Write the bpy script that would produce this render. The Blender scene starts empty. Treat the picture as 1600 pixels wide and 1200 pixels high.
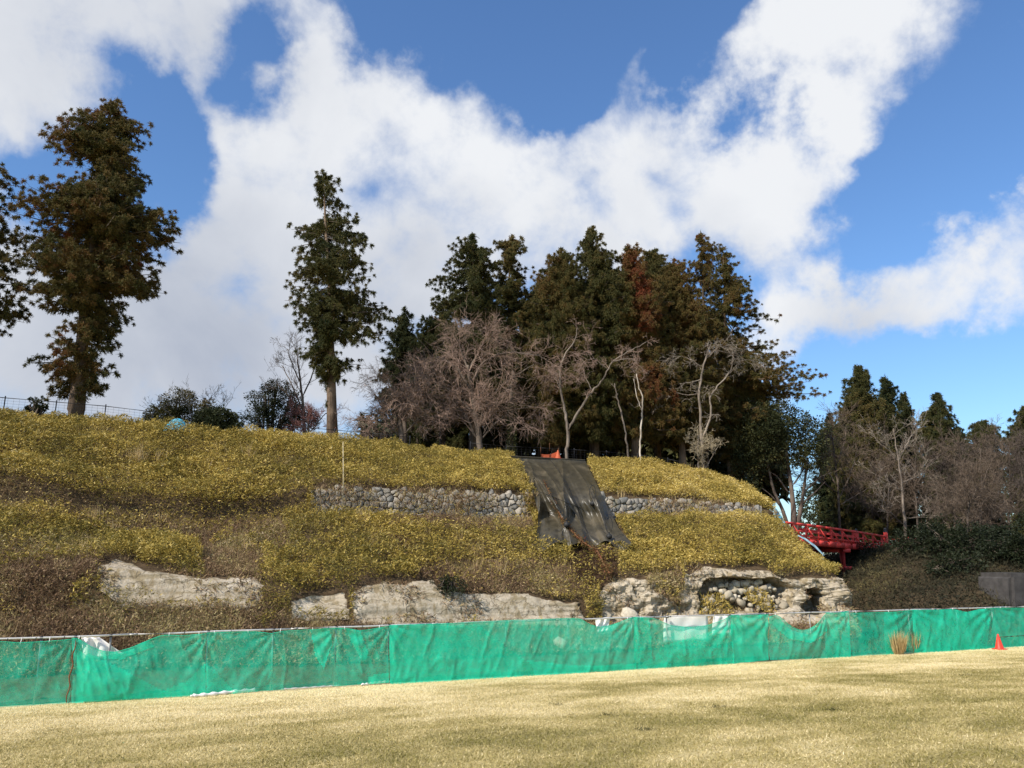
import bpy, bmesh, math, random
import numpy as np
from mathutils import Vector, Matrix

random.seed(7)
rng = np.random.default_rng(11)
SC = bpy.context.scene
COL = SC.collection
R = math.radians

# ------------------------------------------------------------------ camera
CAM_Z = 3.45
PITCH = R(12.5)
FPX = 1232.0                      # focal length in photo pixels (1600 wide)
cam_data = bpy.data.cameras.new('camera')
cam_data.sensor_width = 36.0
cam_data.lens = 36.0 * FPX / 1600.0
cam_data.clip_start = 0.1
cam_data.clip_end = 5000.0
cam = bpy.data.objects.new('camera', cam_data)
COL.objects.link(cam)
cam.location = (0, 0, CAM_Z)
cam.rotation_euler = (math.pi / 2 + PITCH, 0, 0)
SC.camera = cam

CP, SP = math.cos(PITCH), math.sin(PITCH)


def ray(px, py):
    u = (np.asarray(px, float) - 800.0) / FPX
    v = (600.0 - np.asarray(py, float)) / FPX
    return np.stack([u + 0 * v, CP - SP * v + 0 * u, SP + CP * v + 0 * u], -1)


def project(P):
    P = np.asarray(P, float)
    x, y, z = P[..., 0], P[..., 1], P[..., 2] - CAM_Z
    d = y * CP + z * SP
    d = np.where(d < 0.05, 0.05, d)
    return 800 + FPX * x / d, 600 - FPX * (-y * SP + z * CP) / d


def at_y(px, py, Y):
    r = ray(px, py)
    t = Y / r[..., 1]
    return r * t[..., None] + np.array([0, 0, CAM_Z])


# ------------------------------------------------------------------ light and sky
SUN_EL = R(40)
SUN_AZ = (-0.74, -0.67)           # to the sun, in plan: behind the camera, to its left
_l = math.hypot(*SUN_AZ)
S = Vector((SUN_AZ[0] / _l * math.cos(SUN_EL), SUN_AZ[1] / _l * math.cos(SUN_EL), math.sin(SUN_EL)))
sun_d = bpy.data.lights.new('sun', 'SUN')
sun_d.energy = 4.6
sun_d.angle = R(0.6)
sun_d.color = (1.0, 0.93, 0.82)
sun = bpy.data.objects.new('sun', sun_d)
COL.objects.link(sun)
sun.rotation_euler = S.to_track_quat('Z', 'Y').to_euler()
sun.location = S * 200

SC.view_settings.view_transform = 'Standard'
SC.view_settings.look = 'None'
SC.view_settings.gamma = 1.0
SC.view_settings.exposure = 0.4
SC.view_settings.use_curve_mapping = False
SC.cycles.max_bounces = 6
SC.cycles.transparent_max_bounces = 12
SC.cycles.caustics_reflective = False
SC.cycles.caustics_refractive = False


class NT:
    """small helper to write node trees"""
    def __init__(self, tree):
        self.t = tree
        tree.nodes.clear()

    def n(self, typ, **kw):
        nd = self.t.nodes.new(typ)
        for k, v in kw.items():
            if k == 'inp':
                for kk, vv in v.items():
                    self.put(nd, kk, vv)
            else:
                setattr(nd, k, v)
        return nd

    def put(self, nd, key, val):
        sock = nd.inputs[key]
        if isinstance(val, bpy.types.NodeSocket):
            self.t.links.new(val, sock)
        elif hasattr(val, 'outputs'):
            self.t.links.new(val.outputs[0], sock)
        else:
            sock.default_value = val

    def math(self, op, a, b=None, clamp=False):
        nd = self.t.nodes.new('ShaderNodeMath')
        nd.operation = op
        nd.use_clamp = clamp
        self.put(nd, 0, a)
        if b is not None:
            self.put(nd, 1, b)
        return nd.outputs[0]

    def vmath(self, op, a, b=None):
        nd = self.t.nodes.new('ShaderNodeVectorMath')
        nd.operation = op
        self.put(nd, 0, a)
        if b is not None:
            self.put(nd, 1, b)
        return nd.outputs['Value'] if op in ('DISTANCE', 'DOT_PRODUCT', 'LENGTH') else nd.outputs[0]

    def smooth(self, x, a, b, lo=0.0, hi=1.0):
        nd = self.n('ShaderNodeMapRange', interpolation_type='SMOOTHSTEP')
        self.put(nd, 'Value', x)
        nd.inputs['From Min'].default_value = a
        nd.inputs['From Max'].default_value = b
        nd.inputs['To Min'].default_value = lo
        nd.inputs['To Max'].default_value = hi
        return nd.outputs[0]

    def noise(self, vec, scale, detail=4, rough=0.55, dist=0.0):
        nd = self.n('ShaderNodeTexNoise')
        if vec is not None:
            self.put(nd, 'Vector', vec)
        nd.inputs['Scale'].default_value = scale
        nd.inputs['Detail'].default_value = detail
        nd.inputs['Roughness'].default_value = rough
        nd.inputs['Distortion'].default_value = dist
        return nd.outputs['Fac']

    def ramp(self, fac, stops):
        nd = self.n('ShaderNodeValToRGB')
        self.put(nd, 0, fac)
        e = nd.color_ramp.elements
        while len(e) < len(stops):
            e.new(0.5)
        for el, (p, c) in zip(e, stops):
            el.position = p
            el.color = (*c, 1)
        return nd.outputs[0]

    def mix(self, fac, a, b, typ='MIX'):
        nd = self.n('ShaderNodeMixRGB', blend_type=typ)
        self.put(nd, 0, fac)
        self.put(nd, 1, a if not isinstance(a, tuple) else (*a, 1))
        self.put(nd, 2, b if not isinstance(b, tuple) else (*b, 1))
        return nd.outputs[0]


world = bpy.data.worlds.new('World')
SC.world = world
world.use_nodes = True
w = NT(world.node_tree)
sky = w.n('ShaderNodeTexSky', sky_type='NISHITA', sun_disc=False)
sky.sun_elevation = SUN_EL
sky.sun_rotation = math.atan2(SUN_AZ[0], SUN_AZ[1]) % (2 * math.pi)
sky.altitude = 200
sky.air_density = 1.25
sky.dust_density = 0.35
sky.ozone_density = 2.2
dirv = w.n('ShaderNodeTexCoord').outputs['Generated']
nrm = w.vmath('NORMALIZE', dirv)
# clouds lie on a layer overhead: perspective-correct coordinates for the wisps
sep = w.n('ShaderNodeSeparateXYZ', inp={0: nrm})
den = w.math('ADD', w.math('MAXIMUM', sep.outputs[2], 0.0), 0.28)
cx = w.math('DIVIDE', sep.outputs[0], den)
cy = w.math('DIVIDE', sep.outputs[1], den)
cpl = w.n('ShaderNodeCombineXYZ', inp={0: cx, 1: cy, 2: 0.0}).outputs[0]
f_big = w.noise(w.vmath('ADD', nrm, (3.1, 0.7, 1.9)), 3.2, 7, 0.56, 0.35)
f_small = w.noise(w.vmath('ADD', nrm, (0.4, 2.2, 5.0)), 9.5, 8, 0.6, 0.15)
CLOUDS = [  # where the photograph has cloud: centre, radius in photo pixels, strength
    (40, 40, 230, .8), (230, 40, 200, .85), (370, 40, 130, .7), (20, 170, 90, .55), (310, 290, 140, 1.0), (290, 430, 200, 1.0),
    (150, 560, 220, 1.0), (450, 540, 220, 1.0), (470, 240, 170, 1.0), (560, 110, 110, .95), (640, 170, 140, 1.0), (740, 150, 90, .8),
    (600, 360, 190, 1.0), (780, 250, 110, 1.0), (740, 390, 170, 1.0), (900, 350, 110, 1.0), (1000, 320, 120, 1.0), (1090, 290, 110, 1.0),
    (1160, 350, 110, 1.0), (1210, 260, 100, 1.0), (1270, 210, 90, .95), (1330, 180, 60, .6), (1180, 400, 55, .45), (940, 190, 70, .75),
    (965, 110, 45, .6), (1060, 190, 80, .95), (1150, 130, 85, 1.0), (1230, 85, 80, .95), (1310, 55, 85, .85), (1390, 90, 90, .55),
    (1225, 540, 95, 1.0), (1300, 512, 95, 1.0), (1380, 485, 90, 1.0), (1460, 468, 85, 1.0), (1540, 455, 85, 1.0), (1640, 445, 100, 1.0),
    (1585, 105, 45, .6), (1590, 330, 22, .55), (20, 430, 140, .9), (-120, 100, 300, .8), (-150, 480, 300, .9),
    (520, -80, 200, .5), (1340, -90, 180, .8), (850, 640, 400, .6)]
wn1 = w.n('ShaderNodeTexNoise', inp={'Vector': nrm, 'Scale': 4.2, 'Detail': 7.0, 'Roughness': 0.58}).outputs['Color']
wv = w.vmath('MULTIPLY', w.vmath('SUBTRACT', wn1, (0.5, 0.5, 0.5)), (0.30, 0.30, 0.30))
wdir = w.vmath('ADD', nrm, wv)
acc = None
for (px, py, r, s) in CLOUDS:
    d = ray(px, py)
    d = d / np.linalg.norm(d)
    dist = w.vmath('DISTANCE', wdir, tuple(d))
    v = w.smooth(dist, 0.0, r * 1.5 / FPX, 1.0 - 0.9 * s, 1.0)
    acc = v if acc is None else w.math('MULTIPLY', acc, v)
acc = w.math('SUBTRACT', 1.0, acc)
c0 = ray(800, 560)
c0 = c0 / np.linalg.norm(c0)
outside = w.smooth(w.vmath('DISTANCE', nrm, tuple(c0)), 0.72, 1.0)
free = w.math('MULTIPLY', w.smooth(w.noise(cpl, 1.1, 3, 0.5), 0.38, 0.66), outside)
lob = w.math('MAXIMUM', acc, free)
for (px, py, r, s) in [(150, 235, 120, .8), (35, 255, 80, .6), (430, 115, 75, .75), (235, 185, 70, .7), (720, 50, 110, .8), (860, 125, 80, .7), (245, 330, 50, .5), (600, 20, 80, .4), (530, 470, 40, .35)]:
    d = ray(px, py)
    d = d / np.linalg.norm(d)
    lob = w.math('SUBTRACT', lob, w.smooth(w.vmath('DISTANCE', wdir, tuple(d)), 0.0, r * 1.5 / FPX, s, 0.0))
fb = w.math('ADD', w.math('MULTIPLY', w.math('SUBTRACT', f_big, 0.5), 1.5), w.math('MULTIPLY', w.math('SUBTRACT', f_small, 0.5), 0.95))
dens = w.math('ADD', lob, fb)
alpha = w.smooth(dens, 0.38, 0.90)
# thick parts of a cloud are greyer underneath, thin ones white
GREY = [(330, 540, 260, .95), (180, 600, 260, .9), (500, 430, 130, .5), (650, 420, 120, .55), (560, 560, 230, .8), (60, 60, 200, .45),
        (300, 60, 160, .4), (740, 330, 90, .25), (1340, 540, 90, .4), (1100, 410, 90, .35), (900, 480, 200, .5)]
ga = None
for (px, py, r, s) in GREY:
    d = ray(px, py)
    d = d / np.linalg.norm(d)
    v = w.smooth(w.vmath('DISTANCE', nrm, tuple(d)), 0.0, r * 1.5 / FPX, s, 0.0)
    ga = v if ga is None else w.math('MAXIMUM', ga, v)
gn = w.noise(w.vmath('ADD', nrm, (7.7, 1.1, 0.3)), 5.0, 6, 0.55, 0.3)
grey = w.math('ADD', w.math('MAXIMUM', ga, w.math('MULTIPLY', outside, 0.35)), w.math('MULTIPLY', w.math('SUBTRACT', gn, 0.5), 1.1), clamp=True)
ccol = w.mix(grey, (6.6, 6.75, 7.0), (3.5, 3.85, 4.6))
skyc = w.mix(1.0, sky.outputs[0], (0.74, 0.98, 1.28), 'MULTIPLY')
mixc = w.mix(alpha, skyc, ccol)
bg = w.n('ShaderNodeBackground', inp={'Color': mixc, 'Strength': 0.10})
w.n('ShaderNodeOutputWorld', inp={'Surface': bg})
world.cycles.sampling_method = 'MANUAL'
world.cycles.sample_map_resolution = 512

# ------------------------------------------------------------------ numpy noise
_perm = rng.random((64, 64, 64)).astype(np.float32)


def vnoise(P):
    P = np.asarray(P, np.float32)
    i = np.floor(P).astype(np.int64)
    f = P - i
    f = f * f * (3 - 2 * f)
    out = 0
    for dx in (0, 1):
        wx = f[..., 0] if dx else 1 - f[..., 0]
        for dy in (0, 1):
            wy = f[..., 1] if dy else 1 - f[..., 1]
            for dz in (0, 1):
                wz = f[..., 2] if dz else 1 - f[..., 2]
                out = out + wx * wy * wz * _perm[(i[..., 0] + dx) % 64, (i[..., 1] + dy) % 64, (i[..., 2] + dz) % 64]
    return out


def fbm(P, octv=4, gain=0.5):
    P = np.asarray(P, np.float32)
    a, s, tot = 1.0, 0, 0
    for k in range(octv):
        s = s + a * (vnoise(P * (2.03 ** k) + 17.3 * k) - 0.5)
        tot += a
        a *= gain
    return s / tot * 2


def sn2(x, y, sc=1.0, octv=3, off=0.0):
    return fbm(np.stack([np.asarray(x, float) * sc + off, np.asarray(y, float) * sc + off * 1.7, np.zeros_like(np.asarray(x, float)) + off], -1), octv)


# ------------------------------------------------------------------ object helpers
def link(o, parent=None):
    COL.objects.link(o)
    if parent is not None:
        o.parent = parent
    return o


def tag(o, label=None, cat=None, group=None, kind=None):
    if label:
        o['label'] = label
    if cat:
        o['category'] = cat
    if group:
        o['group'] = group
    if kind:
        o['kind'] = kind
    return o


def thing(name, loc, label, cat, group=None):
    o = bpy.data.objects.new(name, None)
    o.empty_display_size = 0.3
    o.location = loc
    link(o)
    return tag(o, label, cat, group)


def mesh_obj(name, V, F, mat, parent=None, smooth=False, attrs=None, origin=None):
    """V Nx3, F an Mx3 or Mx4 array (or list of such arrays)"""
    V = np.asarray(V, np.float32)
    loc = None
    if parent is not None:
        V = V - np.array(parent.matrix_basis.translation, np.float32)
        p = parent.parent
        while p is not None:
            V = V - np.array(p.matrix_basis.translation, np.float32)
            p = p.parent
    elif origin is not None:
        V = V - np.array(origin, np.float32)
        loc = origin
    if not isinstance(F, list):
        F = [F]
    F = [np.asarray(f, np.int32) for f in F if len(f)]
    me = bpy.data.meshes.new(name)
    nl = sum(f.size for f in F)
    npoly = sum(len(f) for f in F)
    me.vertices.add(len(V))
    me.vertices.foreach_set('co', V.ravel())
    me.loops.add(nl)
    me.loops.foreach_set('vertex_index', np.concatenate([f.ravel() for f in F]))
    me.polygons.add(npoly)
    st, tot, c = [], [], 0
    for f in F:
        k = f.shape[1]
        st.append(np.arange(len(f)) * k + c)
        c += f.size
    me.polygons.foreach_set('loop_start', np.concatenate(st).astype(np.int32))
    me.update(calc_edges=True)
    me.validate()
    if smooth:
        me.polygons.foreach_set('use_smooth', np.ones(len(me.polygons), bool))
    for k, a in (attrs or {}).items():
        at = me.attributes.new(k, 'FLOAT', 'POINT')
        at.data.foreach_set('value', np.asarray(a, np.float32))
    if mat is not None:
        me.materials.append(mat)
    o = bpy.data.objects.new(name, me)
    if loc is not None:
        o.location = loc
    return link(o, parent)


def grid_faces(nu, nv):
    i = np.arange(nu - 1)[:, None] * nv + np.arange(nv - 1)[None, :]
    i = i.ravel()
    return np.stack([i, i + nv, i + nv + 1, i + 1], -1)


def frames(D):
    D = D / np.maximum(np.linalg.norm(D, axis=-1, keepdims=True), 1e-9)
    up = np.where(np.abs(D[..., 2:3]) > 0.9, np.array([1.0, 0, 0]), np.array([0, 0, 1.0]))
    A = np.cross(D, up)
    A /= np.maximum(np.linalg.norm(A, axis=-1, keepdims=True), 1e-9)
    return D, A, np.cross(A, D)


def seg_tubes(p0, p1, r0, r1, k=3):
    """independent tapered prisms"""
    p0, p1 = np.asarray(p0, float), np.asarray(p1, float)
    r0, r1 = np.asarray(r0, float), np.asarray(r1, float)
    _, A, B = frames(p1 - p0)
    th = np.arange(k) * 2 * math.pi / k
    c, s = np.cos(th), np.sin(th)
    ring = A[:, None, :] * c[None, :, None] + B[:, None, :] * s[None, :, None]
    V = np.concatenate([p0[:, None, :] + ring * r0[:, None, None], p1[:, None, :] + ring * r1[:, None, None]], 1)
    n = len(p0)
    b = (np.arange(n) * 2 * k)[:, None]
    j = np.arange(k)[None, :]
    jn = (j + 1) % k
    F = np.stack([b + j, b + jn, b + k + jn, b + k + j], -1).reshape(-1, 4)
    return V.reshape(-1, 3), F


def poly_tube(P, rad, k=8, cap=True, rough=0.0):
    P = np.asarray(P, float)
    rad = np.asarray(rad, float) * np.ones(len(P))
    T = np.gradient(P, axis=0)
    T, A, B = frames(T)
    for i in range(1, len(P)):                     # keep the frame from flipping
        a = A[i - 1] - T[i] * np.dot(A[i - 1], T[i])
        nn = np.linalg.norm(a)
        if nn > 1e-6:
            A[i] = a / nn
            B[i] = np.cross(T[i], A[i])
    th = np.arange(k) * 2 * math.pi / k
    ring = A[:, None, :] * np.cos(th)[None, :, None] + B[:, None, :] * np.sin(th)[None, :, None]
    rr = rad[:, None] * np.ones((1, k))
    if rough:
        rr = rr * (1 + rough * fbm(np.stack([np.cos(th)[None, :] * 1.5 + 0 * rr, np.sin(th)[None, :] * 1.5 + 0 * rr, np.arange(len(P))[:, None] * 0.35 + 0 * rr + P[0, 0]], -1), 2))
    V = (P[:, None, :] + ring * rr[..., None]).reshape(-1, 3)
    j = np.arange(k)
    F = []
    for i in range(len(P) - 1):
        F.append(np.stack([i * k + j, i * k + (j + 1) % k, (i + 1) * k + (j + 1) % k, (i + 1) * k + j], -1))
    F = [np.concatenate(F)]
    if cap:
        V = np.concatenate([V, P[[0, -1]]])
        a, b = len(V) - 2, len(V) - 1
        F.append(np.concatenate([np.stack([j * 0 + a, (j + 1) % k, j], -1), np.stack([j * 0 + b, (len(P) - 1) * k + j, (len(P) - 1) * k + (j + 1) % k], -1)]))
    return V, F


def join(parts):
    """[(V, F or [F,F..])] -> V, [Fquads, Ftris]"""
    Vs, q, t, o = [], [], [], 0
    for V, F in parts:
        Vs.append(np.asarray(V))
        for f in (F if isinstance(F, list) else [F]):
            f = np.asarray(f)
            (q if f.shape[1] == 4 else t).append(f + o)
        o += len(V)
    out = []
    if q:
        out.append(np.concatenate(q))
    if t:
        out.append(np.concatenate(t))
    return np.concatenate(Vs), out


def box(c, size, rotz=0.0, M=None):
    x, y, z = np.array(size) / 2.0
    V = np.array([[-x, -y, -z], [x, -y, -z], [x, y, -z], [-x, y, -z], [-x, -y, z], [x, -y, z], [x, y, z], [-x, y, z]])
    if M is not None:
        V = V @ np.asarray(M)
    elif rotz:
        cc, ss = math.cos(rotz), math.sin(rotz)
        V = V @ np.array([[cc, ss, 0], [-ss, cc, 0], [0, 0, 1]])
    F = np.array([[0, 3, 2, 1], [4, 5, 6, 7], [0, 1, 5, 4], [1, 2, 6, 5], [2, 3, 7, 6], [3, 0, 4, 7]])
    return V + np.array(c, float), F


def beam(a, b, wd, ht, up=(0, 0, 1)):
    """square bar from a to b"""
    a, b = np.array(a, float), np.array(b, float)
    d = b - a
    L = np.linalg.norm(d)
    d /= L
    s = np.cross(d, np.array(up, float))
    s /= np.linalg.norm(s)
    u = np.cross(s, d)
    M = np.stack([d, s, u])
    return box((a + b) / 2, (L, wd, ht), M=M)


def leaves(C, D, L, W, droop=0.0, nvec=None):
    """kite-shaped leaves: base C, direction D, length L, width W (arrays)"""
    n = len(C)
    D = D / np.maximum(np.linalg.norm(D, axis=1, keepdims=True), 1e-9)
    if nvec is None:
        nvec = rng.normal(size=(n, 3))
    side = np.cross(D, nvec)
    side /= np.maximum(np.linalg.norm(side, axis=1, keepdims=True), 1e-9)
    L = L[:, None]
    W = W[:, None]
    nn = np.cross(side, D)
    mid = C + D * L * 0.45 + nn * L * 0.06
    tip = C + D * L
    if droop:
        tip = tip - np.array([0, 0, 1.0]) * L * droop
    V = np.stack([C, mid + side * W * 0.5, tip, mid - side * W * 0.5], 1).reshape(-1, 3)
    F = (np.arange(n) * 4)[:, None] + np.arange(4)[None, :]
    return V, F


def sprays(C, D, L, W):
    """needle sprays: one slim triangle each"""
    n = len(C)
    D = D / np.maximum(np.linalg.norm(D, axis=1, keepdims=True), 1e-9)
    side = np.cross(D, rng.normal(size=(n, 3)))
    side /= np.maximum(np.linalg.norm(side, axis=1, keepdims=True), 1e-9)
    h = side * (W * 0.5)[:, None]
    V = np.stack([C - h, C + h, C + D * L[:, None]], 1).reshape(-1, 3)
    return V, np.arange(n * 3).reshape(-1, 3)


def in_poly(px, py, poly):
    px, py = np.asarray(px), np.asarray(py)
    ins = np.zeros(px.shape, bool)
    x0, y0 = poly[-1]
    for x1, y1 in poly:
        c = ((y1 > py) != (y0 > py)) & (px < (x0 - x1) * (py - y1) / ((y0 - y1) if y0 != y1 else 1e-9) + x1)
        ins ^= c
        x0, y0 = x1, y1
    return ins


# ------------------------------------------------------------------ materials
def material(name):
    m = bpy.data.materials.new(name)
    m.use_nodes = True
    return m, NT(m.node_tree)


def finish(t, shader):
    t.n('ShaderNodeOutputMaterial', inp={'Surface': shader})


def bsdf(t, col, rough=0.8, bump=None, bstr=0.3, bdist=0.05, spec=0.3, metal=0.0):
    nd = t.n('ShaderNodeBsdfPrincipled')
    t.put(nd, 'Base Color', col if not isinstance(col, tuple) else (*col, 1))
    t.put(nd, 'Roughness', rough)
    nd.inputs['Metallic'].default_value = metal
    nd.inputs['Specular IOR Level'].default_value = spec
    if bump is not None:
        b = t.n('ShaderNodeBump')
        b.inputs['Strength'].default_value = bstr
        b.inputs['Distance'].default_value = bdist
        t.put(b, 'Height', bump)
        t.put(nd, 'Normal', b.outputs[0])
    return nd.outputs[0]


def pos(t):
    return t.n('ShaderNodeNewGeometry').outputs['Position']


def mat_leaf(name, stops, transl=0.3, rough=0.55):
    m, t = material(name)
    a = t.n('ShaderNodeAttribute', attribute_name='tint')
    col = t.ramp(a.outputs['Fac'], stops)
    b = bsdf(t, col, rough, spec=0.25)
    tr = t.n('ShaderNodeBsdfTranslucent', inp={'Color': col})
    mx = t.n('ShaderNodeMixShader', inp={0: transl, 1: b, 2: tr})
    finish(t, mx)
    return m


def mat_plain(name, col, rough=0.7, var=0.25, scale=4.0, metal=0.0, spec=0.3, bstr=0.2):
    m, t = material(name)
    nz = t.noise(pos(t), scale, 6, 0.6)
    dark = tuple(c * (1 - var) for c in col)
    lite = tuple(min(1, c * (1 + var)) for c in col)
    c = t.ramp(nz, [(0.3, dark), (0.7, lite)])
    finish(t, bsdf(t, c, rough, nz, bstr, 0.02, spec, metal))
    return m


def mat_bark(name, c1, c2, scale=9.0):
    m, t = material(name)
    mp = t.n('ShaderNodeMapping', inp={'Vector': pos(t), 'Scale': (1.0, 1.0, 0.12)})
    nz = t.noise(mp.outputs[0], scale, 6, 0.65, 0.4)
    big = t.noise(pos(t), 0.9, 3, 0.5)
    c = t.ramp(nz, [(0.32, c1), (0.66, c2)])
    c = t.mix(t.smooth(big, 0.45, 0.65), c, tuple(x * 1.35 for x in c2))
    finish(t, bsdf(t, c, 0.9, nz, 0.9, 0.05, 0.15))
    return m


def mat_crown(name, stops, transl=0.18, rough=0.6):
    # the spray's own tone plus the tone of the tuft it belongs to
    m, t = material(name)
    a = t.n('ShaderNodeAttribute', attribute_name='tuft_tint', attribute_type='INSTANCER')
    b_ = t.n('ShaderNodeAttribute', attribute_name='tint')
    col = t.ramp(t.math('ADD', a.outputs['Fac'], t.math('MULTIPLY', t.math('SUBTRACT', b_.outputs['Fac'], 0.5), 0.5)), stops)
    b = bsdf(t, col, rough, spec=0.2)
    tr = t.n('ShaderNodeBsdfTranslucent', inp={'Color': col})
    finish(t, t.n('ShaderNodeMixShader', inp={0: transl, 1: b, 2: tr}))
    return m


M = {}
M['cedar'] = mat_leaf('cedar_needles', [(0.0, (.022, .034, .014)), (0.35, (.082, .076, .024)), (0.6, (.155, .104, .034)), (0.8, (.18, .075, .03)), (1.0, (.25, .065, .03))], 0.18)
M['tufts'] = mat_crown('cedar_tufts', [(0.0, (.022, .036, .015)), (0.35, (.090, .088, .027)), (0.6, (.175, .122, .039)), (0.8, (.18, .075, .03)), (1.0, (.25, .065, .03))])
M['broad'] = mat_leaf('broad_leaves', [(0.0, (.015, .022, .009)), (0.5, (.038, .045, .016)), (1.0, (.105, .095, .03))], 0.2, 0.6)
M['scrub'] = mat_leaf('shade_coloured_scrub', [(0.0, (.016, .017, .009)), (0.5, (.045, .040, .020)), (1.0, (.17, .14, .055))], 0.15, 0.8)  # dark leaf colours that carry the shade of the far bank
M['sasa'] = mat_leaf('bamboo_leaves', [(0.0, (.085, .075, .022)), (0.25, (.20, .165, .036)), (0.5, (.42, .305, .066)), (0.75, (.66, .50, .14)), (1.0, (.86, .72, .38))], 0.25, 0.5)
M['brush'] = mat_leaf('dry_brush', [(0.0, (.08, .045, .026)), (0.3, (.21, .13, .075)), (0.52, (.36, .25, .14)), (0.72, (.33, .28, .10)), (1.0, (.60, .48, .29))], 0.2, 0.7)
M['straw'] = mat_leaf('straw', [(0.0, (.36, .24, .10)), (0.5, (.55, .40, .19)), (1.0, (.74, .60, .34))], 0.3, 0.7)
M['grass'] = mat_leaf('lawn_grass', [(0.0, (.24, .21, .055)), (0.35, (.46, .375, .155)), (0.7, (.70, .585, .31)), (1.0, (.86, .74, .47))], 0.3, 0.7)
M['bark'] = mat_bark('cedar_bark', (.055, .038, .027), (.15, .108, .076))
M['bark_dark'] = mat_bark('dark_bark', (.04, .03, .024), (.12, .095, .075))
M['bark_grey'] = mat_bark('grey_bark', (.07, .055, .044), (.19, .155, .125))
M['bark_pale'] = mat_bark('pale_bark', (.24, .20, .155), (.46, .40, .33))
M['twig_pink'] = mat_plain('pinkish_twigs', (.29, .20, .155), 0.85, 0.3)
M['twig_red'] = mat_plain('reddish_twigs', (.22, .10, .085), 0.85, 0.3)
M['twig_grey'] = mat_plain('grey_twigs', (.27, .225, .18), 0.85, 0.3)
M['twig_tan'] = mat_plain('tan_twigs', (.40, .33, .22), 0.85, 0.3)
M['twig_brown'] = mat_plain('brown_twigs', (.13, .095, .068), 0.85, 0.3)
M['twig_dark'] = mat_plain('dark_twigs', (.09, .068, .055), 0.85, 0.3)
M['pipe'] = mat_plain('galvanised_pipe', (.62, .60, .56), 0.45, 0.15, 6, 0.5)
M['iron'] = mat_plain('dark_iron', (.05, .05, .055), 0.6, 0.2, 6, 0.2)
M['red'] = mat_plain('vermilion_paint', (.74, .075, .06), 0.5, 0.18, 5)
M['rope'] = mat_plain('brown_rope', (.17, .075, .035), 0.9, 0.3, 30)
M['white_cloth'] = mat_plain('white_sheet', (.80, .77, .74), 0.7, 0.08, 4)
M['cone_orange'] = mat_plain('cone_plastic', (.75, .05, .03), 0.45, 0.1, 6)
M['orange'] = mat_plain('orange_mesh', (.42, .09, .035), 0.6, 0.15, 8)
M['blue'] = mat_plain('blue_sheet', (.05, .40, .62), 0.5, 0.2, 5)
M['palesheet'] = mat_plain('pale_blue_sheet', (.26, .40, .46), 0.6, 0.2, 5)
M['black'] = mat_plain('black_rubber', (.02, .02, .02), 0.6, 0.2, 10)
M['bamboo'] = mat_plain('bamboo_cane', (.55, .46, .28), 0.6, 0.2, 8)

# ------------------------------------------------------------------ ground plan: the net fence line, s along it, n behind it
F0 = np.array([-12.2, 20.0])
FA = math.atan2(13.3, 32.8)
FD = np.array([math.cos(FA), math.sin(FA)])
FN = np.array([-math.sin(FA), math.cos(FA)])


def sn_of(P):
    q = np.asarray(P)[..., :2] - F0
    return q @ FD, q @ FN


def at_n(px, py, n):
    r = ray(px, py)
    t = (np.asarray(n, float) + F0 @ FN) / (r[..., :2] @ FN)
    return r * t[..., None] + np.array([0, 0, CAM_Z])


def from_sn(s, n, z):
    s, n = np.asarray(s, float), np.asarray(n, float)
    xy = F0 + s[..., None] * FD + n[..., None] * FN
    return np.concatenate([xy, (np.asarray(z, float) + 0 * s)[..., None]], -1)


def lawn_z(n):
    n = np.asarray(n, float)
    d = np.clip(-n, 0, 26)
    return 0.0735 * d * np.clip(d / 4.0, 0, 1) ** 0.5


# ------------------------------------------------------------------ lawn: one sheet to the horizon
def axis(lo, hi, fine, far):
    a = list(np.arange(lo, hi + 1e-6, fine))
    k, st = [], fine
    x = 0
    while x < far:
        st *= 1.5
        x += st
        k.append(x)
    return np.array([lo - v for v in reversed(k)] + a + [hi + v for v in k])


gs = axis(-30, 60, 0.6, 1500)
gn = axis(-32, 4, 0.4, 1500)
SS, NN = np.meshgrid(gs, gn, indexing='ij')
def lawn_patch(s, n):
    return (0.62 * sn2(s * 0.6, n * 0.8, 0.42, 4, 21) + 0.50 * sn2(s * 0.8, n, 1.9, 4, 4)
            + 0.50 * np.clip((np.asarray(n) + 6.5) / 6.0, 0, 1) - 0.16 * np.clip((-8.5 - np.asarray(n)) / 6.0, 0, 1))


ZZ = lawn_z(NN) + 0.015 * sn2(SS, NN, 0.45, 3) * (np.abs(NN) < 40)
ZZ = np.where(NN > 8, -0.3, ZZ)
m, t = material('lawn')
p = pos(t)
big = t.noise(t.n('ShaderNodeMapping', inp={'Vector': p, 'Scale': (0.6, 1.0, 1.0), 'Rotation': (0, 0, -FA + 0.15)}).outputs[0], 0.42, 5, 0.6, 0.6)
mid = t.noise(p, 3.5, 6, 0.65)
fin = t.noise(p, 38, 4, 0.7)
c = t.ramp(t.n('ShaderNodeAttribute', attribute_name='patch').outputs['Fac'], [(0.1, (.20, .165, .052)), (0.40, (.38, .30, .11)), (0.62, (.60, .49, .25)), (0.9, (.74, .62, .36))])
c = t.mix(t.smooth(mid, 0.62, 0.78, 0, 0.5), c, (.20, .18, .05))
fin2 = t.noise(p, 95, 3, 0.7)
c = t.mix(t.smooth(fin2, 0.5, 0.62, 0.0, 0.45), c, (.24, .185, .06))
c = t.mix(t.smooth(fin, 0.42, 0.68, 0.0, 0.5), c, (.80, .66, .36))
finish(t, bsdf(t, c, 0.95, fin, 0.8, 0.03, 0.1))
M['lawn'] = m
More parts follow.
